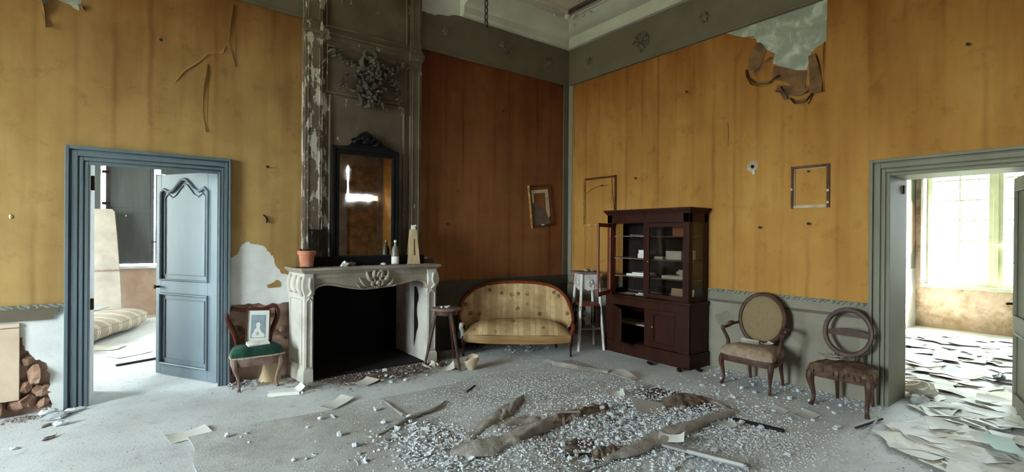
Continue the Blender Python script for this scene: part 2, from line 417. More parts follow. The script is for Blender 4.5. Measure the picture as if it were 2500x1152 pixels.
def rugmat():
    t = NT('dusty_rug'); v = t.mp()
    n1 = t.noise(v, 1.6, 7, 0.62); n2 = t.noise(v, 14, 6, 0.7); n3 = t.noise(v, 90, 3, 0.7)
    col = t.ramp(n1, [(0.32, H('#a39f9a')), (0.5, H('#b9b8b6')), (0.68, H('#cccdce'))])
    col = t.mix(t.ramp(n2, [(0.52, 0.0), (0.75, 0.5)]), col, H('#7d7169'))
    col = t.mix(t.ramp(n3, [(0.58, 0.0), (0.68, 0.6)]), col, H('#c5c8ca'))
    xyz = t.sep(v)
    # rotten brown corner by the bookcase
    dx = t.math('DIVIDE', t.math('ADD', xyz[0], 1.42), 0.42); dy = t.math('DIVIDE', t.math('ADD', xyz[1], 3.02), 0.55)
    r = t.math('SQRT', t.math('ADD', t.math('MULTIPLY', dx, dx), t.math('MULTIPLY', dy, dy)))
    r = t.math('ADD', r, t.math('MULTIPLY', t.math('SUBTRACT', n2, 0.5), 1.0))
    col = t.mix(t.ramp(r, [(0.55, 0.9), (0.95, 0.0)]), col, t.ramp(n2, [(0.4, H('#33200f')), (0.65, H('#6d543f'))]))
    t.bump(t.math('ADD', n2, n3), 0.4, 0.012)
    return t.done(col, 0.95, 0, 0.1)
M['rug'] = rugmat()
def greek():
    """painted wave border"""
    t = NT('wave_border'); v = t.mp(); xyz = t.sep(v)
    w = t.n.new('ShaderNodeTexWave'); w.wave_type = 'BANDS'; w.bands_direction = 'DIAGONAL'; w.inputs['Scale'].default_value = 12; w.inputs['Distortion'].default_value = 4; w.inputs['Detail'].default_value = 0; w.inputs['Detail Scale'].default_value = 3
    t.link(v, w.inputs['Vector'])
    col = t.ramp(w.outputs['Fac'], [(0.4, H('#5f6054')), (0.6, H('#86867a'))])
    return t.done(col, 0.8, 0, 0.2)
M['wave_border'] = greek()
def damp():
    t = NT('damp_plaster'); v = t.mp()
    n = t.noise(v, 4, 7, 0.7); n2 = t.noise(v, 1.5, 4)
    col = t.ramp(n, [(0.35, H('#7d6a50')), (0.5, H('#bda996')), (0.65, H('#d3c2b6'))])
    low = t.ramp(t.math('ADD', t.sep(v)[2], t.math('MULTIPLY', t.math('SUBTRACT', n, 0.5), 0.8)), [(0.1, 0.8), (0.45, 0.0)])
    col = t.mix(low, col, H('#6b5a40'))
    t.bump(n, 0.3, 0.01); return t.done(col, 0.95, 0, 0.1)
M['damp'] = damp()
# ================================================================== the setting
M['paper_back'] = simple('paper_back', '#4f3620', '#6f5034', 6.0, rough=0.9, bump=0.15, c3='#86633f')
M['putty_wall'] = simple('putty_wall', '#7b6f5a', '#8e826b', 3.0, rough=0.9, bump=0.2)
M['shutter'] = simple('shutter', '#3f4142', '#4b4d4d', 3.0, stretch=(3, 3, 0.4), rough=0.75, bump=0.12)
M['white_trim'] = simple('white_trim', '#c7ccd0', '#d9dcdf', 4.0, rough=0.7, bump=0.1)
M['room_wall'] = simple('room_wall', '#a88f80', '#c4ab9a', 2.5, rough=0.95, bump=0.3, bscale=15, c3='#b49682')
M['pale_wall'] = simple('pale_wall', '#c9c8c2', '#dcdbd6', 2.0, rough=0.9, bump=0.15)
M['green_wall'] = simple('green_wall', '#7d8678', '#949c8d', 2.0, rough=0.85, bump=0.15)
M['pink_patch'] = simple('pink_patch', '#b59a8a', '#c9b1a2', 5.0, rough=0.95, bump=0.3)

MB().sheet(lambda u, v: (lerp(-70, 70, u), lerp(-70, 70, v), -0.7), 4, 4).build('ground', simple('outside_ground', '#6d7350', '#9a9a80', .3, rough=1, bump=0), kind='structure', smooth=0)
fl = MB().box(-11, 6.2, -8.3, 6.2, -0.25, 0.0).build('floor', M['floor'], kind='structure', smooth=0)
MB().box(-10.95, 0.45, -8.3, 0.5, 4.8, 5.0).build('ceiling', M['ceiling'], kind='structure', smooth=0)
MB().box(-9.4, -2.8, 0.45, 6.15, 3.6, 3.8).build('ceiling_left_room', M['pale_wall'], kind='structure', smooth=0)
MB().box(0.45, 6.0, -7.4, -2.7, 3.4, 3.6).build('ceiling_right_room', M['pale_wall'], kind='structure', smooth=0)

# ---------------------------------------------------------------- wall_left (y = 0): masonry core, plaster skin, wallpaper
wl = struct('wall_left')
c = MB()
c.box(-10.95, -5.87, 0.05, 0.5, 0, 4.8).box(-5.87, -4.86, 0.05, 0.5, 2.22, 4.8).box(-4.86, -4.05, 0.05, 0.5, 0, 4.8)
c.box(-4.05, -2.74, 0.05, 0.5, 1.0, 4.8).box(-2.74, 0.45, 0.05, 0.5, 0, 4.8)
c.build('masonry', M['pink_masonry'], wl, smooth=0)
AX = lambda u, v, d: (u, d, v)
pl = MB()
edge = rag([(-6.31, 0.14), (-6.315, 0.66)], 0.004) + rag([(-6.285, 0.66), (-6.27, 0.55), (-6.22, 0.48), (-6.14, 0.425), (-6.115, 0.30), (-6.13, 0.15), (-6.10, 0.0)], 0.012, 4)
pl.prism([(-10.5, 4.8), (-10.5, 0.14)] + edge + [(-5.87, 0.0), (-5.87, 4.8)], AX, 0.0, 0.05)
pl.prism([(-5.87, 2.22), (-4.86, 2.22), (-4.86, 4.8), (-5.87, 4.8)], AX, 0.0, 0.05)
bot = rag([(-4.77, 0.80), (-4.60, 0.815), (-4.42, 0.78), (-4.20, 0.80), (-4.05, 0.80)], 0.018, 4)
pl.prism([(-4.86, 4.8), (-4.86, 0.0), (-4.77, 0.0)] + bot + [(-4.05, 4.8)], AX, 0.0, 0.05)
pl.prism([(-4.05, 1.0), (-2.74, 1.0), (-2.74, 0), (0, 0), (0, 4.8), (-4.05, 4.8)], AX, 0.0, 0.05)
pl.build('plaster', M['plaster'], wl, smooth=0)
notch = rag([(-5.93, 3.53), (-5.95, 3.50), (-6.02, 3.545), (-6.10, 3.56), (-6.165, 3.50), (-6.21, 3.53)], 0.008, 3)
torn = rag([(-4.765, 1.29), (-4.70, 1.33), (-4.66, 1.43), (-4.62, 1.463), (-4.55, 1.44), (-4.47, 1.425), (-4.40, 1.35), (-4.36, 1.29), (-4.33, 1.20), (-4.29, 1.13), (-4.22, 1.10), (-4.05, 1.12)], 0.008, 4)
wp = MB()
wp.prism([(-10.5, 0.93), (-6.025, 0.93), (-6.025, 2.305), (-4.765, 2.305)] + torn + [(-4.05, 3.968), (-5.93, 3.968)] + notch + [(-6.21, 3.968), (-10.5, 3.968)], AX, -0.004, 0.0)
wp.prism([(-4.05, 1.19), (-4.05, 3.968), (-2.6, 3.968), (-2.6, 1.19)], AX, -0.003, 0.0)
MB().prism([(-2.66, 0.93), (-0.12, 0.93), (-0.12, 3.968), (-2.66, 3.968)], AX, -0.004, 0.0).build('wallpaper', M['wallpaper_shaded'], wl, smooth=0)
wp.prism(rag([(-4.41, 0.965), (-4.42, 1.00), (-4.36, 1.02), (-4.33, 1.05), (-4.29, 1.03), (-4.285, 0.97)], 0.006, 2), AX, -0.004, 0.0)
wp.build('wallpaper', M['wallpaper_left'], wl, smooth=0)
# torn curls and split joints of the paper
def curl(parent, mat, pts, width_dir, widths, lift, name='torn_paper'):
    """a strip along pts (on the wall), each cross-section curling off the wall; lift = (outward vector, amount)"""
    out = Vector(lift[0]); P = [Vector(p) for p in pts]; W = Vector(width_dir); n = len(P) - 1
    def fn(u, v):
        k = min(int(u * n), n - 1); t = u * n - k
        p = P[k].lerp(P[k + 1], t); w = lerp(widths[k], widths[k + 1], t)
        a = v * lift[2]
        return p + W * (w * sin(a) / max(a, 1e-4) * v if a else 0) + out * (0.004 + lift[1] * (1 - cos(a)) * (0.6 + 0.4 * sin(7 * u)))
    return MB().sheet(fn, n * 3, 6, 0.0025).build(name, mat, parent)
OA = (0, -1, 0)
curl(wl, M['paper_back'], [(-6.20, 0, 3.56), (-6.18, 0, 3.42), (-6.165, 0, 3.30)], (1, 0, 0), [0.035, 0.03, 0.02], (OA, 0.05, 1.8))
curl(wl, M['paper_back'], [(-5.955, 0, 3.56), (-5.94, 0, 3.52), (-5.92, 0, 3.505)], (1, 0, 0), [0.04, 0.04, 0.03], (OA, 0.04, 1.6))
curl(wl, M['wallpaper_left'], [(-4.735, 0, 3.90), (-4.735, 0, 3.70), (-4.73, 0, 3.50), (-4.727, 0, 3.27)], (-1, 0, 0), [0.02, 0.055, 0.07, 0.015], (OA, 0.034, 1.1))
curl(wl, M['wallpaper_left'], [(-4.965, 0, 3.24), (-4.97, 0, 3.0), (-4.975, 0, 2.75), (-4.977, 0, 2.56)], (-1, 0, 0), [0.015, 0.05, 0.05, 0.015], (OA, 0.032, 1.1))
curl(wl, M['wallpaper_left'], [(-5.24, 0, 3.02), (-5.17, 0, 3.15), (-5.05, 0, 3.27), (-4.97, 0, 3.38), (-4.84, 0, 3.42), (-4.82, 0, 3.47)], (0, 0, -1), [0.015, 0.035, 0.04, 0.05, 0.06, 0.015], (OA, 0.022, 1.1))
# rubble stones in the hole at the foot of the wall
rs = random.Random(3)
def stone(parent, x, y, z, a, b, h, mat='stone', name='stone'):
    m = MB().blob((0, 0, 0), (a, b, h), 8, 5, 0.22, rs)
    o = m.build(name, M[mat], parent, smooth=0); o.location = (x, y, z); o.rotation_euler = (rs.uniform(-.2, .2), rs.uniform(-.2, .2), rs.uniform(0, 3)); return o
for (x, z, a, h) in [(-6.215, 0.335, .095, .085), (-6.26, 0.46, .05, .05), (-6.27, 0.24, .06, .06), (-6.17, 0.19, .075, .05), (-6.25, 0.12, .08, .05), (-6.16, 0.08, .05, .045), (-6.33, 0.09, .08, .05), (-6.45, 0.08, .1, .06), (-6.60, 0.08, .1, .06)]:
    stone(wl, x, 0.03, z, a, 0.05, h)
MB().box(-7.4, -6.303, -0.022, -0.002, 0.14, 0.745).build('wainscot_board', M['card'], wl, bevel=0.003)
MB().box(-7.4, -6.303, -0.024, -0.002, 0.75, 0.785).build('wainscot_cap', M['card'], wl, bevel=0.003)
# exposed bricks and rags of paint low down between door and fireplace
for i in range(26):
    x = rs.uniform(-4.74, -4.24); z = rs.uniform(0.05, 0.76)
    stone(wl, x, 0.035, z, rs.uniform(.03, .06), 0.03, rs.uniform(.018, .035), 'pink_masonry' if rs.random() < .55 else 'stone')
# band under the paper
def band(parent, x0, x1, name='chair_rail', mat='grey_paint'):
    b = MB().prism([(x0, 0.93), (x1, 0.93)] + rag([(x1, 0.86), (x1 - 0.06, 0.80), (x0, 0.80)], 0.01, 6), AX, -0.022, 0.0)
    return b.build(name, M[mat], parent, smooth=0)
band(wl, -10.4, -6.06)
MB().box(-10.4, -6.03, -0.026, -0.02, 0.90, 0.932).build('wave_border', M['wave_border'], wl, smooth=0)
MB().box(-2.62, -0.03, -0.022, 0, 0.80, 0.93).build('chair_rail', M['dado_shaded'], wl, smooth=0)
MB().box(-2.62, -0.03, -0.03, 0, 0.785, 0.805).box(-2.62, -0.03, -0.026, 0, 0.865, 0.875).build('rail_moulding', M['dado_shaded'], wl, smooth=0)
MB().box(-2.62, -0.0, -0.008, 0, 0.0, 0.79).build('dado_panel', M['dado_shaded'], wl, smooth=0)
def nail(parent, p, d, r=0.012, mat='iron'):
    a = Vector(p); b = a + Vector(d) * 0.035
    MB().tube([a, b, b + Vector(d) * 0.004], [r * .5, r * .5, r * 1.3], 8).build('nail', M[mat], parent)
for x, z in [(-5.355, 3.382), (-4.426, 2.26), (-1.334, 3.346), (-2.234, 1.694)]: nail(wl, (x, 0, z), OA)
h = MB().tube([(-4.45, 0, 1.74), (-4.44, -0.03, 1.72), (-4.43, -0.035, 1.69), (-4.43, -0.02, 1.665)], 0.008, 6); h.tube([(-4.46, -0.006, 1.75), (-4.40, -0.006, 1.67)], 0.006, 6); h.build('hook', M['iron'], wl)
MB().blob((-6.361, -0.004, 1.675), (.014, .010, .02), 8, 5, .15).build('plaster_plug', M['gesso'], wl)
MB().box(-6.24, -5.92, -0.001, 0.01, 3.46, 3.96).build('bare_plaster', M['plaster_grey'], wl, smooth=0)

# ---------------------------------------------------------------- wall_right (x = 0)
wr = struct('wall_right')
BX = lambda u, v, d: (d, u, v)
c = MB().box(0.05, 0.45, -4.26, 0.05, 0, 4.8).box(0.05, 0.45, -5.29, -4.26, 2.135, 4.8).box(0.05, 0.45, -8.3, -5.29, 0, 4.8)
c.build('masonry', M['masonry'], wr, smooth=0)
MB().prism([(0, 0), (0, 4.8), (-7.85, 4.8), (-7.85, 0), (-5.29, 0), (-5.29, 2.135), (-4.26, 2.135), (-4.26, 0)], BX, 0.0, 0.05).build('plaster', M['plaster_grey'], wr, smooth=0)
tear = [(-3.74, 3.968), (-3.73, 3.52)] + rag([(-3.73, 3.52), (-3.66, 3.50), (-3.60, 3.46), (-3.575, 3.40), (-3.555, 3.285), (-3.45, 3.31), (-3.30, 3.39), (-3.205, 3.445), (-3.225, 3.56), (-3.12, 3.62), (-3.035, 3.68), (-3.02, 3.78), (-2.95, 3.81), (-2.80, 3.88), (-2.655, 3.965)], 0.006, 3)
wp = MB().prism([(-0.10, 0.93), (-4.125, 0.93), (-4.125, 2.275), (-5.42, 2.275), (-5.42, 0.93), (-7.85, 0.93), (-7.85, 3.968)] + tear + [(-0.10, 3.968)], BX, -0.004, 0.0)
wp.build('wallpaper', M['wallpaper_right'], wr, smooth=0)
OB = (-1, 0, 0)
def flap(pts, wd, ws, l, mat='paper_back'): return curl(wr, M[mat], [(0, y, z) for y, z in pts], (0,) + wd, ws, (OB,) + l)
# big hanging tongue, its dark right edge, and the crumpled folds of the tear
flap([(-3.565, 3.43), (-3.575, 3.30), (-3.58, 3.15), (-3.58, 3.02)], (-1, 0), [0.10, 0.13, 0.15, 0.165], (0.07, 1.2))
flap([(-3.735, 3.52), (-3.735, 3.36), (-3.735, 3.18), (-3.74, 3.02)], (1, 0), [0.02, 0.03, 0.04, 0.03], (0.05, 1.6), 'wallpaper_right')
flap([(-3.035, 3.73), (-2.99, 3.66), (-2.94, 3.58), (-2.93, 3.45)], (-1, -0.35), [0.05, 0.19, 0.20, 0.16], (0.05, 1.1))
flap([(-3.21, 3.50), (-3.12, 3.44), (-3.02, 3.36)], (0.3, 1), [0.03, 0.05, 0.07], (0.04, 1.5))
flap([(-2.93, 3.46), (-2.955, 3.37), (-3.04, 3.29), (-3.16, 3.27), (-3.30, 3.30)], (-0.2, -1), [0.03, 0.07, 0.08, 0.06, 0.03], (0.07, 1.9))
flap([(-2.92, 3.40), (-2.99, 3.29), (-3.10, 3.245), (-3.22, 3.25)], (0, -1), [0.02, 0.05, 0.05, 0.02], (0.06, 1.4), 'wallpaper_right')
flap([(-3.22, 3.42), (-3.34, 3.37), (-3.45, 3.31), (-3.56, 3.28)], (0.1, -1), [0.18, 0.17, 0.20, 0.22], (0.05, 1.0))
flap([(-3.26, 3.20), (-3.38, 3.17), (-3.50, 3.14), (-3.58, 3.12)], (0.15, -1), [0.10, 0.14, 0.15, 0.10], (0.07, 1.3))
flap([(-3.28, 3.17), (-3.30, 3.08), (-3.33, 3.02)], (-1, 0), [0.05, 0.10, 0.10], (0.06, 1.8))
flap([(-3.40, 3.04), (-3.46, 2.99), (-3.54, 2.99), (-3.60, 3.02)], (0.1, -1), [0.03, 0.07, 0.07, 0.03], (0.06, 1.6))
flap([(-3.60, 3.03), (-3.58, 2.97), (-3.57, 2.93)], (-0.8, 0.1), [0.05, 0.04, 0.02], (0.05, 1.8))
flap([(-2.70, 3.88), (-2.85, 3.83), (-3.0, 3.80)], (0, 0.5), [0.01, 0.035, 0.02], (0.02, 1.0), 'wallpaper_right')
# dado
MB().box(-0.010, 0, -4.13, 0, 0.0, 0.80).build('dado_panel', M['dado_paint'], wr, smooth=0)
MB().box(-0.018, 0, -4.13, -0.03, 0.80, 0.93).build('chair_rail', M['green_grey'], wr, smooth=0)
MB().box(-0.024, 0, -4.13, -0.03, 0.895, 0.932).build('wave_border', M['wave_border'], wr, smooth=0)
MB().box(-0.034, 0, -4.13, -0.03, 0.795, 0.808).box(-0.026, 0, -4.13, -0.03, 0.78, 0.795).build('rail_moulding', M['grey_paint'], wr, smooth=0)
MB().box(-0.010, 0, -7.85, -5.43, 0.0, 0.80).build('dado_panel', M['dado_paint'], wr, smooth=0)
MB().box(-0.018, 0, -7.85, -5.43, 0.80, 0.93).build('chair_rail', M['green_grey'], wr, smooth=0)
for k, (y, z, a, b) in enumerate([(-2.68, 0.58, 0.11, 0.10), (-3.62, 0.52, 0.18, 0.14), (-3.95, 0.45, 0.10, 0.2)]):
    P = [(y + a * (1 + .25 * sin(5 * t + k)) * cos(t), z + b * (1 + .2 * cos(3 * t)) * sin(t)) for t in [2 * pi * i / 14 for i in range(14)]]
    MB().prism(P, BX, -0.0125, -0.009).build('bare_patch', M['green_grey'], wr, smooth=0)
for y, z in [(-1.376, 2.357), (-2.167, 3.373), (-3.592, 1.693), (-4.80, 3.165), (-3.094, 1.659)]: nail(wr, (0, y, z), OB, 0.011)
m = MB().tube([(-0.005, -2.70, 2.90), (-0.008, -2.71, 2.75), (-0.005, -2.705, 2.62)], 0.004, 5); m.build('split', M['paper_back'], wr)
# broken plaster fixing on the wall, with a hole in its middle
m = MB().sheet(lambda u, v: (-0.004 - 0.02 * sin(pi * v), -2.997 + (0.02 + 0.045 * v) * cos(2 * pi * u) * (1 + .15 * sin(9 * u)), 2.345 + (0.02 + 0.045 * v) * sin(2 * pi * u)), 18, 4, 0.004)
ft = thing('wall_fixing', 'broken white plaster rosette with a dark hole, high on the yellow wall', 'wall fitting', (0, 0, 0))
m.build('rosette', M['gesso'], ft)
MB().tube([(-0.003, -2.997, 2.345), (-0.012, -2.997, 2.345)], 0.019, 10).build('hole', M['soot'], ft)
MB().box(-0.03, -0.005, -3.03, -3.005, 2.255, 2.305).build('broken_stub', M['paper_cream'], ft, bevel=0.004)

# ---------------------------------------------------------------- remaining walls of the three rooms
wt = MB().box(-10.95, -10.5, -8.3, -3.4, 0, 4.8).box(-10.95, -10.5, -1.4, 0.05, 0, 4.8).box(-10.95, -10.5, -3.4, -1.4, 0, 0.7).box(-10.95, -10.5, -3.4, -1.4, 3.6, 4.8)
wt.build('wall_west', M['wall_brown'], kind='structure', smooth=0)
we = MB().box(-10.95, -1.02, -8.3, -7.85, 0, 4.8).box(-0.16, 0.05, -8.3, -7.85, 0, 4.8).box(-1.02, -0.16, -8.3, -7.85, 0, 0.9).box(-1.02, -0.16, -8.3, -7.85, 3.45, 4.8)
we.build('wall_rear', M['wall_brown'], kind='structure', smooth=0)
# left room
lw = MB().box(-9.4, -6.07, 5.7, 6.15, 0, 3.6).box(-4.5, -4.2, 5.7, 6.15, 0, 3.6).box(-3.4, -2.8, 5.7, 6.15, 0, 3.6).box(-4.2, -3.4, 5.7, 6.15, 0, 0.9).box(-4.2, -3.4, 5.7, 6.15, 2.95, 3.6).box(-6.07, -4.5, 5.7, 6.15, 0, 0.9).box(-6.07, -4.5, 5.7, 6.15, 2.95, 3.6)
lw.build('wall_left_room_far', M['room_wall'], kind='structure', smooth=0)
lw = MB().box(-9.4, -9.0, 0.5, 2.3, 0, 3.6).box(-9.4, -9.0, 4.3, 5.7, 0, 3.6).box(-9.4, -9.0, 2.3, 4.3, 0, 0.6).box(-9.4, -9.0, 2.3, 4.3, 3.2, 3.6)
lw.build('wall_left_room_west', M['pale_wall'], kind='structure', smooth=0)
MB().box(-3.2, -2.8, 0.5, 5.7, 0, 3.6).build('wall_left_room_east', M['pale_wall'], kind='structure', smooth=0)
# right room
rw = MB().box(5.5, 5.95, -3.15, -2.7, 0, 3.4).box(5.5, 5.95, -7.4, -5.05, 0, 3.4).box(5.5, 5.95, -5.05, -3.30, 0, 0.74).box(5.5, 5.95, -5.05, -3.30, 2.95, 3.4).box(5.5, 5.95, -3.30, -3.15, 0, 3.4)
rw.build('wall_right_room_window', M['damp'], kind='structure', smooth=0)
wg = struct('wall_right_room_left')
MB().box(0.45, 5.5, -3.15, -2.7, 0, 3.4).build('painted_plaster', M['green_wall'], wg, smooth=0)
MB().box(0.45, 5.5, -3.155, -3.15, 0, 1.02).build('lower_wall', M['pale_wall'], wg, smooth=0)
P = rag([(4.9, 2.22), (5.20, 2.20), (5.36, 2.14), (5.47, 2.07), (5.45, 1.9), (5.48, 1.7), (5.46, 1.52), (5.38, 1.40), (5.20, 1.25), (4.9, 1.22)], 0.02, 3)
MB().prism(P, AX, -3.156, -3.15).build('peeled_patch', M['pink_patch'], wg, smooth=0)
MB().box(0.45, 5.95, -7.4, -7.0, 0, 3.4).build('wall_right_room_right', M['pale_wall'], kind='structure', smooth=0)

# ---------------------------------------------------------------- windows
def window(name, axis, at, a0, a1, z0, z1, ncol, nrow, mat, th=0.06, split=True, bar=0.022):
    """casement window in the plane axis=at spanning a0..a1, z0..z1: frame, mullion, glazing bars, one pane per light"""
    w = struct(name); mk = (lambda d0, d1, u0, u1, v0, v1: MB().box(d0, d1, u0, u1, v0, v1)) if axis == 0 else (lambda d0, d1, u0, u1, v0, v1: MB().box(u0, u1, d0, d1, v0, v1))
    f = 0.07
    for (u0, u1, v0, v1) in [(a0, a0 + f, z0, z1), (a1 - f, a1, z0, z1), (a0 + f, a1 - f, z0, z0 + f), (a0 + f, a1 - f, z1 - f, z1)]:
        mk(at - th / 2, at + th / 2, u0, u1, v0, v1).build('window_frame', M[mat], w, bevel=0.004)
    mid = (a0 + a1) / 2
    casements = [(a0 + f, mid - 0.085), (mid + 0.085, a1 - f)] if split else [(a0 + f, a1 - f)]
    if split:
        mk(at - th / 2 - 0.01, at + th / 2, mid - 0.085, mid + 0.085, z0 + f, z1 - f).build('mullion', M[mat], w, bevel=0.004)
        mk(at - th / 2 - 0.03, at - th / 2 - 0.01, mid - 0.03, mid + 0.03, z0 + f, z1 - f).build('cover_strip', M[mat], w, bevel=0.004)
    for (b0, b1) in casements:
        for k in range(1, ncol):
            u = lerp(b0, b1, k / ncol); mk(at - 0.015, at + 0.015, u - bar / 2, u + bar / 2, z0 + f, z1 - f).build('glazing_bar', M[mat], w)
        for k in range(1, nrow):
            v = lerp(z0 + f, z1 - f, k / nrow); mk(at - 0.013, at + 0.013, b0, b1, v - bar / 2, v + bar / 2).build('glazing_bar', M[mat], w)
        for i in range(ncol):
            for k in range(nrow):
                u0, u1 = lerp(b0, b1, i / ncol), lerp(b0, b1, (i + 1) / ncol); v0, v1 = lerp(z0 + f, z1 - f, k / nrow), lerp(z0 + f, z1 - f, (k + 1) / nrow)
                mk(at - 0.002, at + 0.002, u0, u1, v0, v1).build('pane', M['window_glass'], w, smooth=0)
    return w
M['win_paint'] = simple('win_paint', '#b9c0a2', '#cdd2b6', 4.0, rough=0.7, bump=0.1)
w1 = window('window_1', 0, 5.56, -5.05, -3.30, 0.76, 2.95, 2, 6, 'win_paint')
MB().box(5.40, 5.56, -5.05, -3.24, 0.70, 0.76).build('sill', M['win_paint'], w1, bevel=0.006)
MB().box(5.30, 5.52, -3.30, -3.265, 0.78, 2.95).build('shutter_leaf', M['white_trim'], w1, bevel=0.004)
MB().tube([(5.49, -4.15, 1.45), (5.46, -4.17, 1.45), (5.46, -4.26, 1.44)], 0.011, 6).build('handle', M['white_trim'], w1)
window('window_2', 0, -10.8, -3.4, -1.4, 0.7, 3.6, 2, 5, 'win_paint')
window('window_3', 0, -9.2, 2.3, 4.3, 0.6, 3.2, 2, 5, 'win_paint')
window('window_6_added', 1, 5.95, -4.2, -3.4, 0.9, 2.95, 2, 5, 'win_paint', split=False)  # unseen window behind the door leaf, added to brighten the door reveal
# closed inside shutters of the left room's far window; daylight shows at their edges
w4 = struct('window_4')
def shutter(parent, x0, x1, y, z0, z1, n):
    s = MB().box(x0, x1, y, y + 0.03, z0, z1)
    o = s.build('shutter_leaf', M['shutter'], parent, bevel=0.004)
    k = n
    for i in range(k):
        a, b = lerp(z0, z1, i / k) + 0.05, lerp(z0, z1, (i + 1) / k) - 0.05
        MB().box(x0 + 0.06, x1 - 0.06, y - 0.008, y, a, b).build('panel', M['shutter'], o, bevel=0.004)
    return o
shutter(w4, -6.01, -5.30, 5.74, 0.97, 2.95, 2)
shutter(w4, -5.278, -4.51, 5.74, 0.97, 2.66, 2)
MB().box(-5.20, -4.51, 5.74, 5.77, 2.665, 2.95).build('shutter_leaf', M['shutter'], w4, bevel=0.004)
for z in (2.62, 2.05):
    MB().box(-6.06, -5.96, 5.70, 5.74, z, z + 0.05).build('hinge', M['iron'], w4, bevel=0.004)
MB().box(-5.34, -5.26, 5.69, 5.74, 1.36, 1.39).build('hinge', M['iron'], w4)
MB().box(-6.10, -4.5, 5.62, 5.80, 0.885, 0.93).build('sill', M['white_trim'], w4, bevel=0.005)
MB().box(-6.22, -6.075, 5.60, 5.70, 0.93, 3.0).build('shutter_box', M['shutter'], w4, bevel=0.004)
MB().blob((-5.72, 5.73, 1.86), (.012, .02, .016), 8, 5).build('knob', M['white_trim'], w4)
# rear window: shutters closed but for a slot of light (seen in the mirror)
w5 = struct('window_5')
MB().box(-1.02, -0.16, -7.92, -7.89, 0.9, 2.50).build('shutter_leaf', M['paper_back'], w5, bevel=0.004)
MB().box(-0.975, -0.16, -7.92, -7.89, 2.63, 3.45).build('shutter_leaf', M['paper_back'], w5, bevel=0.004)
MB().box(-1.02, -0.16, -8.12, -8.08, 2.5, 2.52).box(-0.61, -0.57, -8.12, -8.08, 0.9, 3.45).build('window_frame', M['win_paint'], w5, smooth=0)

# ---------------------------------------------------------------- frieze, cornice, corner strips
tf = struct('trim_1')
MB().box(-10.5, -4.06, -0.03, 0, 3.965, 4.55).build('frieze', M['grey_paint'], tf, smooth=0)
MB().prism([(-2.64, 3.965), (0, 3.965), (0, 4.55)] + rag([(-2.0, 4.53), (-2.2, 4.49), (-2.45, 4.42), (-2.64, 4.42)], 0.012, 4), AX, -0.03, 0.0).build('frieze', M['grey_paint'], tf, smooth=0)
MB().box(-0.03, 0, -7.85, -0.03, 3.965, 4.55).build('frieze', M['grey_paint'], tf, smooth=0)
MB().box(-10.5, -4.06, -0.04, 0, 3.95, 3.985).box(-2.64, 0, -0.04, 0, 3.95, 3.985).box(-0.04, 0, -7.85, -0.04, 3.95, 3.985).build('frieze_fillet', M['grey_paint'], tf, bevel=0.006)
MB().box(-0.125, 0, -0.02, 0, 0.93, 3.95).build('corner_strip', M['grey_paint'], tf, bevel=0.003)
MB().box(-0.02, 0, -0.105, -0.02, 0.93, 3.95).build('corner_strip', M['green_grey'], tf, bevel=0.003)
def rosette(parent, c, ax, r=0.05):
    """a small turned flower boss on the frieze"""
    m = MB()
    mk = (lambda a, b, d: (c[0] + a, c[1] - d, c[2] + b)) if ax == 0 else (lambda a, b, d: (c[0] - d, c[1] + a, c[2] + b))
    for k in range(6):
        t = 2 * pi * k / 6
        m.tube([mk(0, 0, 0.02), mk(r * .6 * cos(t), r * .6 * sin(t), 0.028), mk(r * 1.15 * cos(t), r * 1.15 * sin(t), 0.006)], [r * .2, r * .42, r * .12], 6)
    m.tube([mk(0, 0, 0.0), mk(0, 0, 0.04), mk(0, 0, 0.05)], [r * .4, r * .34, r * .1], 8)
    return m.build('rosette', M['grey_paint'], parent)
rosette(tf, (-2.286, -0.03, 4.243), 0); rosette(tf, (-0.477, -0.03, 4.24), 0)
rosette(tf, (-0.03, -0.485, 4.229), 1); rosette(tf, (-0.03, -2.408, 4.22), 1, 0.06)
def spray(parent, c, ax, s=1.0, name='foliage_ornament', mat='grey_paint', seed=1, droop=1.0):
    """carved spray of leaves and a hanging husk"""
    m = MB(); rn = random.Random(seed)
    mk = (lambda a, b, d: (c[0] + a * s, c[1] - d * s, c[2] + b * s)) if ax == 0 else (lambda a, b, d: (c[0] - d * s, c[1] + a * s, c[2] + b * s))
    for k in range(9):
        t = -pi * 0.15 + 2 * pi * k / 9; L = rn.uniform(.10, .17)
        m.tube([mk(0.02 * cos(t), 0.02 * sin(t), 0.02), mk(L * .55 * cos(t + .2), L * .55 * sin(t + .2), 0.045), mk(L * cos(t), L * sin(t), 0.02), mk(L * 1.12 * cos(t - .3), L * 1.12 * sin(t - .3), 0.035)], [.012, .032, .02, .008], 6, flat=0.7)
    for k in range(4):
        m.blob(mk(rn.uniform(-.03, .03), -.05 - .045 * k * droop, 0.035), (.026 * s,) * 3, 7, 5)
    m.blob(mk(0, 0.01, 0.045), (.035 * s,) * 3, 8, 6)
    return m.build(name, M[mat], parent)
spray(tf, (-0.03, -1.477, 4.225), 1, 0.8); spray(tf, (-1.306, -0.03, 4.27), 0, 0.62, seed=2)
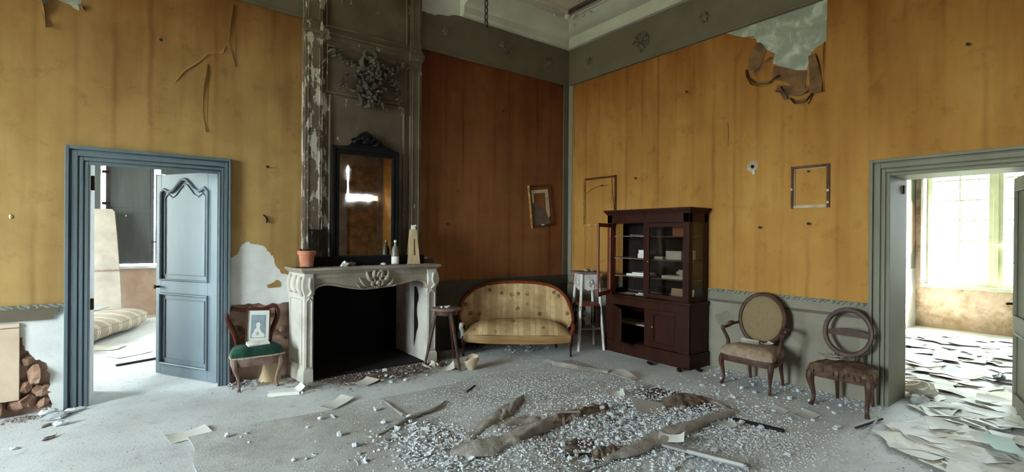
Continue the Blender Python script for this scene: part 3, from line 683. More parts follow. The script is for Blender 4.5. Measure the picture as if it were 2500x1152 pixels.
# cornice: open sweep (its end by the chimney has fallen)
prof = [(0.0, 4.515), (0.09, 4.515), (0.105, 4.53), (0.12, 4.545), (0.12, 4.63), (0.15, 4.655), (0.17, 4.66), (0.22, 4.675), (0.29, 4.71), (0.35, 4.75), (0.39, 4.785), (0.43, 4.785), (0.43, 4.80)]
path = [(-2.05, 0, 0, -1), (0, 0, -1, -1), (0, -7.85, -1, 1), (-10.5, -7.85, 1, 1), (-10.5, 0, 1, -1), (-4.06, 0, 0, -1)]
cn = MB().loft([[(x + sx * d, y + sy * d, z) for d, z in prof] + [(x, y, 4.8)] for x, y, sx, sy in path], closed=True)
cn.build('trim_2', M['cornice'], kind='structure', smooth=25)
def ring(ins, z, r): return MB().tube([(-ins, -ins, z), (-ins, -7.85 + ins, z), (-10.5 + ins, -7.85 + ins, z), (-10.5 + ins, -ins, z)], r, 8, loop=True)
m = ring(0.60, 4.79, 0.03); m.tube([(-0.53, -0.53, 4.795), (-0.53, -7.3, 4.795), (-9.97, -7.3, 4.795), (-9.97, -0.53, 4.795)], 0.015, 8, loop=True)
m.build('trim_3', M['ceiling'], kind='structure')
tk = struct('trim_4')   # crumbling boss where the ceiling bead breaks at the corner
for (x, y, z, r) in [(-.52, -.50, 4.77, .045), (-.47, -.55, 4.75, .03), (-.70, -.42, 4.77, .03), (-.42, -.72, 4.74, .03), (-.40, -.85, 4.74, .025), (-.5, -.62, 4.75, .025), (-.33, -.44, 4.70, .022)]:
    MB().blob((x, y, z), (r, r, r * .8), 8, 6, .18).build('plaster_lump', M['cornice'], tk)

# ---------------------------------------------------------------- doorways: architraves, reveals, leaves
layers = [(0, .028, .055), (.028, .04, .03), (.04, .085, .042), (.085, .094, .026), (.094, .122, .036), (.122, .132, .022), (.132, .157, .030)]
def architrave(parent, mat, mk, u0, u1, zt, rs=1.0):
    """nested fillets round an opening whose outer edges are u0, u1 and zt"""
    for side in ('left', 'right', 'head'):
        m = MB()
        for a, b, t in layers:
            if side == 'left': mk(m, u0 + a, u0 + b, t, 0, zt - a)
            elif side == 'right': mk(m, u1 - b * rs, u1 - a * rs, t, 0, zt - a)
            else: mk(m, u0 + b, u1 - b * rs, t, zt - b, zt - a)
        m.build('jamb' if side != 'head' else 'head', M[mat], parent, bevel=0.004)
d1 = struct('door_1')
architrave(d1, 'door_paint', lambda m, a, b, t, z0, z1: m.box(a, b, -t, 0.0, z0, z1), -6.027, -4.768, 2.307, 0.66)
MB().box(-5.87, -5.86, 0.002, 0.5, 0, 2.21).build('reveal', M['white_trim'], d1, smooth=0)
MB().box(-4.868, -4.86, 0.12, 0.5, 0, 2.21).build('reveal', M['white_trim'], d1, smooth=0)
MB().box(-5.87, -4.86, 0.002, 0.5, 2.21, 2.22).build('reveal', M['white_trim'], d1, smooth=0)
MB().tube([(-5.855, 0.06, 1.93), (-5.855, 0.06, 2.06)], 0.02, 8).build('hinge', M['iron'], d1)
MB().tube([(-5.855, 0.06, 0.85), (-5.855, 0.06, 0.95)], 0.02, 8).build('hinge', M['iron'], d1)
# the leaf: local x from hinge to tip, local -y the face towards the room
leaf = bpy.data.objects.new('leaf', None); COL.objects.link(leaf); leaf.parent = d1
leaf.location = (-4.872, 0.075, 0.012); leaf.rotation_euler = (0, 0, math.atan2(0.809, -0.488) + pi)
LW, LH, LT = -0.95, 2.17, 0.04      # runs to local -x
def leafbox(x0, x1, z0, z1, y0=0.0, y1=0.04): return MB().box(min(x0, x1), max(x0, x1), y0, y1, z0, z1)
xl, xr = -0.87, -0.14
og = [(xl, 1.975), (xl + .05, 2.01), (xl + .09, 1.995), (xl + .13, 1.975), (xl + .20, 2.0), (xl + .27, 2.06), (xl + .33, 2.105), (xl + .365, 2.11), (xl + .40, 2.105), (xl + .46, 2.06), (xl + .53, 2.0), (xl + .60, 1.975), (xl + .64, 1.995), (xl + .68, 2.01), (xr, 1.975)]
LX = lambda u, v, d: (u, d, v)
fr = leafbox(LW, xl, 0, LH).box(xr, 0, 0, 0.04, 0, LH).box(xl, xr, 0, 0.04, 0, 0.11).box(xl, xr, 0, 0.04, 0.885, 1.02)
fr.prism([(xr, LH), (xl, LH)] + og, LX, 0.0, 0.04)
fr.build('stile_frame', M['door_paint'], leaf, bevel=0.003)
MB().prism([(xl, 1.02), (xr, 1.02)] + og[::-1], LX, 0.012, 0.028).build('panel', M['door_paint'], leaf, smooth=0)
MB().box(xl, xr, 0.012, 0.028, 0.11, 0.885).build('panel', M['door_paint'], leaf, smooth=0)
mo = MB().tube([(x, -0.004, z) for x, z in [(xl, 1.03), (xr, 1.03)] + og[::-1]], 0.016, 8, loop=True, up=(0, 1, 0))
mo.tube([(x, -0.004, z) for x, z in [(xl, .12), (xr, .12), (xr, .875), (xl, .875)]], 0.016, 8, loop=True, up=(0, 1, 0))
i = 0.055
mo.tube([(x, 0.008, z) for x, z in [(xl + i, 1.03 + i), (xr - i, 1.03 + i)] + [(lerp((xl + xr) / 2, a, .86), b - i) for a, b in og[::-1]]], 0.007, 6, loop=True, up=(0, 1, 0))
mo.tube([(x, 0.008, z) for x, z in [(xl + i, .12 + i), (xr - i, .12 + i), (xr - i, .875 - i), (xl + i, .875 - i)]], 0.007, 6, loop=True, up=(0, 1, 0))
mo.build('moulding', M['door_paint'], leaf)
MB().tube([(-0.90, 0, 0.95), (-0.90, -0.035, 0.95), (-0.90, -0.045, 0.95), (-0.90, -0.055, 0.95)], [.012, .012, .024, .014], 10).build('door_knob', M['iron'], leaf)
MB().box(-0.952, -0.948, 0.01, 0.03, 0.90, 1.02).build('lock_plate', M['iron'], leaf)

d2 = struct('door_2')
architrave(d2, 'frame_green', lambda m, a, b, t, z0, z1: m.box(-t, 0.0, a, b, z0, z1), -5.43, -4.122, 2.278)
MB().box(0.0, 0.47, -4.275, -4.26, 0, 2.135).build('reveal', M['frame_green'], d2, smooth=0)
MB().box(0.0, 0.47, -5.29, -5.275, 0, 2.135).build('reveal', M['frame_green'], d2, smooth=0)
MB().box(0.0, 0.47, -5.275, -4.275, 2.12, 2.135).build('reveal', M['frame_green'], d2, smooth=0)
MB().box(0.36, 0.40, -4.285, -4.27, 1.98, 2.06).build('hinge', M['iron'], d2)
lf2 = bpy.data.objects.new('leaf', None); COL.objects.link(lf2); lf2.parent = d2
lf2.location = (0.08, -5.235, 0.012); lf2.rotation_euler = (0, 0, math.atan2(0.235, 0.80))
f = MB().box(0, 0.10, 0, 0.04, 0, 2.09).box(0.73, 0.83, 0, 0.04, 0, 2.09).box(0.10, 0.73, 0, 0.04, 0, 0.14).box(0.10, 0.73, 0, 0.04, 0.70, 0.84).box(0.10, 0.73, 0, 0.04, 1.98, 2.09)
f.build('stile_frame', M['frame_green'], lf2, bevel=0.004)
MB().box(0.10, 0.73, 0.012, 0.028, 0.14, 0.70).build('panel', M['frame_green'], lf2, smooth=0)
MB().box(0.10, 0.73, 0.012, 0.028, 0.84, 1.98).build('panel', M['frame_green'], lf2, smooth=0)
mo = MB()
for z0, z1 in ((.15, .69), (.85, 1.97)): mo.tube([(.11, .042, z0), (.72, .042, z0), (.72, .042, z1), (.11, .042, z1)], 0.015, 8, loop=True, up=(0, 1, 0))
mo.build('moulding', M['frame_green'], lf2)
MB().tube([(.78, .04, .95), (.78, .085, .95), (.74, .09, .95)], .011, 8).build('door_handle', M['iron'], lf2)
# ================================================================== fireplace
fp = thing('fireplace', 'carved pale marble mantelpiece with a scalloped lintel round a black hearth', 'fireplace', (-3.4, 0, 0))
def FB(*a): return MB().box(*a)
ox = -3.4
LXY = lambda u, v, d: (u - ox, d, v)
# jambs: splayed consoles with plinth, sunk panel and scrolled head
def jamb(side):
    s = -1 if side == 'l' else 1
    xf, xb, xi = (-4.145, -4.20, -4.055) if s < 0 else (-2.615, -2.56, -2.735)
    def plan(g): return [(xf - ox - (-s) * 0 + s * g, -0.43 - g), (xi - ox, -0.43 - g), (xi - ox, 0.0), (xb - ox + s * g, 0.0)]
    m = MB().loft([[(x, y, z) for x, y in plan(g)] for z, g in [(0, .012), (.11, .012), (.125, .006), (.13, 0), (.90, 0), (.93, .006), (.955, .02), (1.00, .028), (1.06, .022), (1.10, .006), (1.135, .0)]])
    o = m.build('jamb', M['marble'], fp, bevel=0.004)
    # sunk panel and console scroll on the outer side and the front
    if s < 0:
        def side_pt(t, z, d): # t 0 front .. 1 wall
            return (lerp(xf, xb, t) - ox - 0.004 - d, lerp(-0.43, 0.0, t), z)
        k = MB().tube([side_pt(.14, .18, 0), side_pt(.86, .18, 0), side_pt(.86, .86, 0), side_pt(.14, .86, 0)], 0.008, 6, loop=True)
        k.tube([side_pt(.10, .90, .01), side_pt(.10, 1.0, .03), side_pt(.12, 1.10, .02)], [.02, .03, .02], 8)
        k.tube([side_pt(.45, .93, .012), side_pt(.45, 1.02, .03), side_pt(.46, 1.11, .012)], [.02, .028, .02], 8)
        k.tube([side_pt(.80, .93, .01), side_pt(.80, 1.02, .025), side_pt(.80, 1.11, .01)], [.02, .024, .02], 8)
        k.tube([side_pt(.06, .915, .012), side_pt(.94, .915, .012)], 0.012, 8)
        k.build('moulding', M['marble'], o)
    fx = (xf + xi) / 2 - ox; w = abs(xf - xi) / 2 - 0.018
    k = MB().tube([(fx - w, -.434, .16), (fx + w, -.434, .16), (fx + w, -.434, .84), (fx, -.434, .88), (fx - w, -.434, .84)], 0.007, 6, loop=True, up=(0, 1, 0))
    k.tube(spline([(fx - w * .4, -.45, .90), (fx + w * .5, -.462, .95), (fx - w * .2, -.47, 1.0), (fx + w * .2, -.455, 1.09)], 5), 0.014, 8)
    k.build('scroll', M['marble'], o)
    return o
jamb('l'); jamb('r')
low = spline([(x, z, 0) for x, z in [(-4.055, .90), (-4.045, .955), (-4.00, .988), (-3.94, 1.0), (-3.87, .998), (-3.755, .972), (-3.62, .944), (-3.50, .932), (-3.38, .936), (-3.20, .950), (-3.04, .974), (-2.93, .995), (-2.86, 1.0), (-2.79, .985), (-2.75, .95), (-2.735, .90)]], 3)
low = [(p.x, p.y) for p in low]
li = MB().prism([(-4.10, 1.135), (-4.10, .90)] + low + [(-2.66, .90), (-2.66, 1.135)], LXY, -0.418, -0.26)
lo = li.build('lintel', M['marble_stained'], fp, bevel=0.003)
MB().tube([(x - ox, -0.42, z + 0.012) for x, z in low], 0.013, 8, up=(0, 1, 0)).build('moulding', M['marble_stained'], lo)
MB().box(-4.08 - ox, -2.68 - ox, -.427, -.41, 1.085, 1.10).build('fillet', M['marble_stained'], lo, bevel=0.004)
sh = MB()
for z0, z1, g in [(1.135, 1.150, .012), (1.150, 1.165, .028), (1.165, 1.192, .045)]:
    sh.loft([[(-4.145 - g - ox, -.43 - g, z), (-2.615 + g - ox, -.43 - g, z), (-2.56 + g - ox, 0, z), (-4.20 - g - ox, 0, z)] for z in (z0, z1)])
sh.build('shelf', M['marble_stained'], fp, bevel=0.005)
# shell and leaf carving in the middle of the lintel
cv = MB(); cx = -3.37 - ox; rn = random.Random(5)
for k, (dx, dz, ang, L, R) in enumerate([(0, .06, 1.57, .11, .030), (-.03, .05, 2.1, .12, .026), (.04, .05, 1.0, .13, .028), (-.06, .02, 2.7, .14, .022), (.07, .02, .45, .15, .024), (-.10, -.03, 3.05, .14, .018), (.11, -.03, .12, .13, .018), (-.16, -.045, 3.2, .09, .013), (.17, -.04, -.1, .08, .013), (0, -.02, 1.6, .07, .030), (-.05, -.03, 2.3, .06, .022), (.05, -.03, .8, .07, .022)]):
    p = [(cx + dx + L * t * cos(ang + t * .7 * (1 if ang < 1.57 else -1)), -.425 - .03 * sin(pi * t), 1.0 + dz + L * t * sin(ang + t * .7 * (1 if ang < 1.57 else -1))) for t in (0, .25, .5, .75, 1)]
    cv.tube(p, [R * .5, R, R * .9, R * .7, R * .35], 7, flat=.8)
cv.tube([(cx + .06 + .045 * cos(t) * (1 - t / 9), -.45, 1.05 + .045 * sin(t) * (1 - t / 9)) for t in [i * .5 for i in range(11)]], .012, 7)
cv.tube([(cx - .05 + .035 * cos(-t + 3) * (1 - t / 9), -.45, 1.03 + .035 * sin(-t + 3) * (1 - t / 9)) for t in [i * .5 for i in range(11)]], .011, 7)
for k in range(5): cv.blob((cx - .05 + .025 * k, -.44, .955 + .012 * abs(k - 2)), (.016, .016, .016), 7, 5)
cv.build('carved_shell', M['marble_stained'], fp)
# firebox
fb = MB().box(-4.055 - ox, -2.735 - ox, .46, .50, 0, 1.3).box(-4.09 - ox, -4.055 - ox, -.30, .46, 0, 1.3).box(-2.735 - ox, -2.70 - ox, 0.02, .46, 0, 1.3).box(-4.09 - ox, -2.70 - ox, -.26, .50, 1.02, 1.3)
fb.box(-4.05 - ox, -2.74 - ox, -.36, .46, 0.0, 0.012)
fb.build('firebox', M['soot'], fp, smooth=0)
MB().prism(rag([(-2.735 - ox, .92), (-2.735 - ox, .10)], 0, 1) + [(-2.735 - ox, .10)], lambda u, v, d: (u, d, v), 0, .01) if False else None
MB().box(-2.745 - ox, -2.735 - ox, 0.02, 0.16, 0, 0.80).build('side_slab', M['marble'], fp, bevel=0.004)
pts = rag([(0.02, .15), (-.08, .40), (-.05, .62), (-.10, .80), (-.03, .90), (0.02, .90)], .012, 3)
MB().prism(pts, lambda u, v, d: (-2.738 - ox - d, -0.11 + u, v), 0, .003).build('soot_stain', M['soot'], fp, smooth=0)

# ================================================================== overmantel panelling
om = thing('overmantel', 'tall grey panelled overmantel with flaking paint and a carved garland above the mantelpiece', 'panelling', (0, 0, 0))
MB().box(-4.08, -2.66, -0.09, -0.004, 1.195, 4.79).build('back_board', M['peeling'], om, smooth=0)
def pil(x0, x1, name='pilaster'):
    m = MB().box(x0, x1, -0.125, -0.09, 1.195, 3.72).box(x0 + .005, x1 - .005, -0.12, -0.09, 3.86, 4.78)
    m.box(x0 - .012, x1 + .012, -0.15, -0.09, 3.72, 3.765).box(x0 - .02, x1 + .02, -0.17, -0.09, 3.765, 3.80).box(x0 - .006, x1 + .006, -0.14, -0.09, 3.80, 3.86)
    m.box(x0 - .008, x1 + .008, -0.14, -0.09, 1.195, 1.30)
    o = m.build(name, M['peeling'], om, bevel=0.004)
    k = MB().tube([(x0 + .035, -.125, 1.36), (x1 - .035, -.125, 1.36), (x1 - .035, -.125, 3.62), (x0 + .035, -.125, 3.62)], .008, 6, loop=True, up=(0, 1, 0))
    k.tube([(x0 + .035, -.12, 3.92), (x1 - .035, -.12, 3.92), (x1 - .035, -.12, 4.72), (x0 + .035, -.12, 4.72)], .008, 6, loop=True, up=(0, 1, 0))
    k.build('moulding', M['peeling'], o)
pil(-4.075, -3.885); pil(-2.83, -2.675)
MB().box(-4.095, -2.645, -.11, -.09, 3.74, 3.80).box(-4.1, -2.64, -.13, -.09, 3.80, 3.825).box(-4.09, -2.65, -.105, -.09, 3.825, 3.86).build('cross_rail', M['peeling'], om, bevel=0.004)
# picture-moulding frames of the three fields
for (x0, x1, z0, z1, r) in [(-3.835, -2.88, 3.16, 3.68, .016), (-3.80, -2.90, 1.24, 3.12, .018), (-3.84, -2.87, 3.90, 4.74, .018)]:
    MB().tube([(x0, -.095, z0), (x1, -.095, z0), (x1, -.095, z1), (x0, -.095, z1)], r, 8, loop=True, up=(0, 1, 0)).build('panel_moulding', M['peeling'], om)
# garland: swags of leaves and fruit from both upper corners to a hanging bouquet
M['garland'] = simple('garland', '#3a352d', '#4a443a', 8.0, rough=0.75, bump=0.2, c3='#575044')
def leafy(m, c, n, spread, rn, big=1.0):
    for k in range(n):
        a = rn.uniform(0, 2 * pi); L = rn.uniform(.05, .11) * big; p = (c[0] + rn.gauss(0, spread), c[1], c[2] + rn.gauss(0, spread * .8))
        m.tube([(p[0], p[1] - .012, p[2]), (p[0] + L * .5 * cos(a), p[1] - .05 - rn.uniform(0, .02), p[2] + L * .5 * sin(a)), (p[0] + L * cos(a), p[1] - .02, p[2] + L * sin(a))], [.010, .024 * big, .006], 6, flat=.6)
gp = [(-3.77, 3.62), (-3.70, 3.56), (-3.62, 3.52), (-3.54, 3.51), (-3.47, 3.54)]
gm = MB(); rn = random.Random(11)
for x, z in gp: leafy(gm, (x, -.10, z), 5, .02, rn, .8); gm.blob((x, -.14, z), (.03, .03, .03), 8, 6)
gm.build('swag', M['garland'], om); gm = MB()
gp = [(-2.93, 3.62), (-3.0, 3.58), (-3.07, 3.55), (-3.14, 3.55), (-3.22, 3.57)]
for x, z in gp: leafy(gm, (x, -.10, z), 5, .02, rn, .8); gm.blob((x, -.14, z), (.03, .03, .03), 8, 6)
gm.build('swag', M['garland'], om)
gm = MB()
gm.tube([(-3.36 + .07 * cos(t), -.15, 3.66 + .05 * sin(t)) for t in [2 * pi * i / 12 for i in range(12)]], .022, 7, loop=True)
gm.tube(spline([(-3.42, -.13, 3.62), (-3.46, -.16, 3.55), (-3.43, -.15, 3.48)], 4), .028, 7); gm.tube(spline([(-3.30, -.13, 3.62), (-3.26, -.16, 3.55), (-3.28, -.15, 3.47)], 4), .028, 7)
for k in range(11): gm.blob((-3.36 + rn.gauss(0, .07), -.15, 3.45 + rn.gauss(0, .06)), (rn.uniform(.025, .045),) * 3, 8, 6)
for z, s, n in [(3.48, .10, 22), (3.35, .11, 22), (3.23, .09, 16), (3.14, .06, 8)]: leafy(gm, (-3.35, -.11, z), n, s, rn, 1.25)
for x in (-3.48, -3.35, -3.22): gm.tube([(x, -.11, 3.22), (x + .02, -.15, 3.12), (x + .05, -.12, 3.03)], [.015, .028, .008], 7)
gm.build('bouquet', M['garland'], om)
leafy2 = MB()
for k in range(8): leafy(leafy2, (-3.06 + .018 * k, -.10, 3.42 - .045 * k), 3, .02, rn, .7)
for k in range(6): leafy(leafy2, (-3.62 - .02 * k, -.10, 3.36 - .03 * k), 2, .02, rn, .6)
leafy2.build('trailing_leaves', M['garland'], om)

# ================================================================== mirror and the mantel shelf's things
SZ = 1.192
mi = thing('mirror', 'tall mirror in a black frame with a carved crest, standing on the mantel shelf', 'mirror', (-3.40, -0.135, SZ))
gx0, gx1, gz0, gz1 = -.305, .325, .065, 1.275
M['black_frame'] = simple('black_frame', '#0e0e0e', '#191817', 8.0, rough=0.6, bump=0.1, spec=0.15)
m = MB()
for a, b, t in [(0, .035, .03), (.035, .05, .015), (.05, .075, .022), (.075, .085, .012)]:
    X0, X1, Z0, Z1 = gx0 - .085, gx1 + .085, 0.0, gz1 + .085
    m.box(X0 + a, X0 + b, -t, .03, Z0 + a, Z1 - a).box(X1 - b, X1 - a, -t, .03, Z0 + a, Z1 - a).box(X0 + b, X1 - b, -t, .03, Z1 - b, Z1 - a)
m.box(gx0 - .05, gx1 + .05, -.02, .03, 0, gz0)
m.build('frame', M['black_frame'], mi, bevel=0.003)
MB().box(gx0, gx1, .0, .01, gz0, gz1).build('mirror_glass', M['mirror_glass'], mi, smooth=0)
cr = MB().prism([(-.34, 1.355), (-.20, 1.375), (-.16, 1.42), (-.17, 1.46), (-.11, 1.48), (-.07, 1.53), (0, 1.565), (.06, 1.535), (.12, 1.49), (.18, 1.455), (.24, 1.41), (.31, 1.385), (.37, 1.355)], lambda u, v, d: (u, d, v), -.015, .015)
rn = random.Random(4)
for k in range(18):
    a = rn.uniform(0, pi); L = rn.uniform(.05, .09)
    px_, pz_ = rn.uniform(-.13, .14), 1.40 + rn.uniform(0, .06)
    cr.tube([(px_, -.02, pz_), (px_ + L * .5 * cos(a), -.045, pz_ + L * .5 * sin(a)), (px_ + L * cos(a), -.02, pz_ + L * sin(a) * .8)], [.012, .022, .006], 6)
cr.blob((0.01, -.04, 1.46), (.04, .03, .05), 8, 6)
cr.build('crest', M['black_frame'], mi)

po = thing('flowerpot', 'terracotta flowerpot with dead leaves at the left end of the mantel shelf', 'flowerpot', (-4.10, -0.33, SZ))
MB().lathe([(.045, 0), (.062, 0), (.066, .02), (.078, .135), (.09, .137), (.094, .18), (.082, .182), (.078, .15), (.0, .148)], 24).build('pot', M['terracotta'], po)
m = MB(); rn = random.Random(8)
for k in range(22):
    a = rn.uniform(0, 6.28); L = rn.uniform(.04, .10); z = .15
    m.tube([(.03 * cos(a), .03 * sin(a), z), (L * .7 * cos(a), L * .7 * sin(a), z + .045), (L * cos(a + .4), L * sin(a + .4), z + rn.uniform(.01, .06))], [.004, .010, .003], 5, flat=.4)
m.lathe([(0, .150), (.076, .152), (.07, .158), (.03, .165), (0, .166)], 14)
m.build('dead_plant', simple('dead_leaf', '#2e2018', '#4d3526', 20, rough=0.9, bump=0.3), po)
m = MB()
for k in range(9):
    a = rn.uniform(-.3, .3); x = rn.uniform(-.12, .22); y = rn.uniform(-.11, -.05)
    m.tube([(x - .05, y, .006), (x, y - .01, .014), (x + .06 * cos(a), y + .03 * sin(a), .006)], [.003, .012, .003], 5, flat=.4)
m.build('fallen_leaves', simple('fallen_leaf', '#221510', '#3a261b', 20, rough=0.9), po)

gpn = thing('glazed_picture', 'dark glazed frame without picture leaning on the left pilaster behind the flowerpot', 'picture frame', (-3.945, -0.22, SZ))
m = MB(); W2, HH = .10, .41
tilt = Matrix.Rotation(radians(-9), 4, 'X')
for a in ((-W2, -W2 + .012, 0, HH), (W2 - .012, W2, 0, HH), (-W2, W2, 0, .012), (-W2, W2, HH - .012, HH)): m.box(a[0], a[1], -.012, 0, a[2], a[3])
m.xf(tilt); m.build('frame', M['black_frame'], gpn)
MB().box(-W2 + .01, W2 - .01, -.006, -.003, .01, HH - .01).xf(tilt).build('pane', glassmat('smoked_glass', (.45, .45, .45, 1), .12), gpn, smooth=0)

bt = thing('bottle', 'small dusty bottle with a white stopper on the mantel shelf before the mirror', 'bottle', (-3.08, -0.27, SZ))
MB().lathe([(.0, 0), (.042, 0), (.044, .01), (.044, .10), (.043, .16), (.034, .20), (.018, .225), (.014, .235), (.014, .262), (.0, .262)], 18).build('body', simple('dusty_glass', '#5a534a', '#8c857b', 9, rough=0.35, bump=0.05, spec=0.5), bt)
MB().lathe([(.0445, .008), (.0455, .01), (.0455, .095), (.0445, .097)], 18, cap=False).build('label', M['paper'], bt)
MB().lathe([(.0, .262), (.015, .262), (.019, .275), (.014, .29), (.0, .292)], 12).build('stopper', M['paper'], bt)

mt = thing('metronome', 'pale wooden pyramid metronome at the right end of the mantel shelf', 'metronome', (-2.835, -0.24, SZ), radians(-16))
def pyr(z0, z1, a0, b0, a1, b1): return MB().loft([[(-a0, -b0, z0), (a0, -b0, z0), (a0, b0, z0), (-a0, b0, z0)], [(-a1, -b1, z1), (a1, -b1, z1), (a1, b1, z1), (-a1, b1, z1)]])
pyr(0, .42, .078, .07, .040, .036).build('body', simple('pale_wood', '#a8906f', '#c0a884', 8, stretch=(3, 3, .6), rough=.6, bump=.08), mt, bevel=0.004)
pyr(.42, .475, .026, .02, .022, .018).build('cap', M['paper_cream'], mt, bevel=0.003)
MB().box(.002, .012, -.075, -.062, .10, .30).xf(Matrix.Rotation(radians(-5), 4, 'X')).build('slot', M['dark_wood'], mt)
MB().blob((.03, -.01, .47), (.012, .012, .012), 8, 5).build('pendulum_knob', M['paper_cream'], mt)

bx = thing('small_box', 'low brown box with a white scrap on top, far right of the mantel', 'box', (-2.64, -0.22, SZ), radians(8))
MB().box(-.075, .075, -.05, .05, 0, .05).build('body', M['walnut'], bx, bevel=0.003)
MB().box(-.078, .078, -.053, .053, .05, .06).build('lid', M['walnut'], bx, bevel=0.003)
MB().sheet(lambda u, v: (-.03 + .04 * u, -.02 + .04 * v, .063 + .02 * u * v), 3, 3, .002).build('paper_scrap', M['paper'], bx)
# crumbs and scraps on the shelf
rn = random.Random(21)
for lab, x, y, s, mat in [('crumpled white scrap of paper in front of the mirror\'s left corner', -3.70, -.33, .045, 'paper'), ('flat white plaster chip on the mantel shelf below the mirror\'s centre', -3.26, -.36, .035, 'paper'), ('brown crumbling plaster lump on the mantel shelf left of centre', -3.60, -.26, .05, 'chip_brown')]:
    m = MB().blob((0, 0, s * .42), (s, s * .8, s * (.8 if 'crumpled' in lab else .4)), 8, 5, .3, rn)
    m.build('paper_scrap' if 'paper' in lab else 'plaster_chip', M[mat], smooth=0, label=lab, cat='debris', loc=(x, y, SZ + 0.002))
def chip_geo(V, F, n, fn, smin, smax, flat=.6, seed=1, power=2.2):
    rn = random.Random(seed)
    for _ in range(n):
        x, y, z = fn(rn)
        if (x > -.035 or y > -.035): continue
        s = smin + (smax - smin) * rn.random() ** power; b = len(V)
        a = rn.uniform(0, 6.28); ca, sa = cos(a), sin(a); e = rn.uniform(.5, 1.0); h = s * flat * rn.uniform(.5, 1.2)
        tx, ty = rn.uniform(-.5, .5), rn.uniform(-.5, .5)
        for px, py, pz in ((1, 0, 0), (.2, .9, 0), (-.9, .3, 0), (-.3, -.9, 0), (.5, .25, 1), (-.3, .1, .9)):
            px = px * s * rn.uniform(.7, 1.2); py = py * s * e * rn.uniform(.7, 1.2)
            V.append((x + px * ca - py * sa, y + px * sa + py * ca, z + pz * h + (px * tx + py * ty) * .5 * (pz > 0)))
        F += [(b + i, b + j, b + k) for i, j, k in ((0, 1, 4), (1, 5, 4), (1, 2, 5), (2, 3, 5), (3, 4, 5), (3, 0, 4), (0, 3, 2), (0, 2, 1))]
def chips(name, sets, mat, label=None, cat=None):
    """very many small broken bits as one object"""
    V = []; F = []
    for i, (n, fn, a, b) in enumerate(sets): chip_geo(V, F, n, fn, a, b, seed=200 + 17 * i)
    me = bpy.data.meshes.new(name); me.from_pydata(V, [], F); me.update(); me.materials.append(M[mat])
    o = bpy.data.objects.new(name, me); COL.objects.link(o)
    return tag(o, label, cat, None, 'stuff')
chips('mantel_dust', [(260, lambda r: (r.uniform(-4.1, -2.6), r.uniform(-.44, -.26), SZ), .003, .016)], 'chip_brown', 'brown dust and crumbs strewn along the mantel shelf', 'debris')
# ================================================================== furniture
def cabriole(m, top, foot, out, r=0.026, n=8):
    T, F, o = Vector(top), Vector(foot), Vector((out[0], out[1], 0)).normalized()
    pts = []; rs = []
    for t, off, k in [(0, 0, 1.0), (.12, .018, 1.12), (.28, .024, .98), (.5, .004, .68), (.72, -.014, .50), (.88, -.006, .46), (.96, .012, .62), (1, .022, .60)]:
        p = T.lerp(F, t) + o * off; pts.append(p); rs.append(r * k)
    m.tube(spline(pts, 3), [lerp(rs[min(i // 3, 7)], rs[min(i // 3 + 1, 7)], (i % 3) / 3) for i in range(22)], n)
    return m
def cushion(outline, z0, h, rim=.25, wob=0.0, seed=0):
    """domed seat over a closed outline (list of x, y)"""
    rn = random.Random(seed); m = MB(); cx = sum(p[0] for p in outline) / len(outline); cy = sum(p[1] for p in outline) / len(outline)
    rings = []
    for k, (s, z) in enumerate([(1.0, 0), (1.015, .12), (1.01, .3), (.985, .52), (.93, .70), (.82, .84), (.62, .95), (.38, .99), (.14, 1.0), (.02, 1.0)]):
        rings.append([(cx + (x - cx) * s, cy + (y - cy) * s, z0 + h * z + (rn.uniform(-wob, wob) if k else 0)) for x, y in outline])
    return m.loft(rings)
def rail(outline, z0, z1, t=.012):
    cx = sum(p[0] for p in outline) / len(outline); cy = sum(p[1] for p in outline) / len(outline); d = []
    def sc(s): return [(cx + (x - cx) * s, cy + (y - cy) * s) for x, y in outline]
    rings = [[(x, y, z) for x, y in sc(s)] for s, z in [(.93, z0 + .004), (.985, z0), (1.0, lerp(z0, z1, .3)), (1.0, lerp(z0, z1, .7)), (.99, z1), (.93, z1)]]
    return MB().loft(rings, cap=True)
def chair_outline(wf, wb, yf, yb, bulge=.04, n=12):
    P = []
    for i in range(n + 1):
        t = i / n; x = lerp(-wf / 2, wf / 2, t); P.append((x, yf - bulge * (cos(pi * (t - .5)) - .25 * cos(3 * pi * (t - .5)))))
    for i in range(1, n // 2): t = i / (n // 2); P.append((lerp(wf / 2, wb / 2, t) + .018 * sin(pi * t), lerp(yf, yb, t)))
    for i in range(n // 2 + 1): t = i / (n // 2); P.append((lerp(wb / 2, -wb / 2, t), yb + .03 * sin(pi * t)))
    for i in range(1, n // 2): t = i / (n // 2); P.append((lerp(-wb / 2, -wf / 2, t) - .018 * sin(pi * t), lerp(yb, yf, t)))
    return P
def oval_back(cx, y0, zc, rx, rz_, lean, z_ref):
    """returns pt(t, s, d): point on an oval of the leaning back; s scales radius, d offsets forward"""
    def pt(t, s=1.0, d=0.0):
        z = zc + rz_ * s * sin(t); y = y0 + (z - z_ref) * lean
        return (cx + rx * s * cos(t), y - d, z)
    return pt

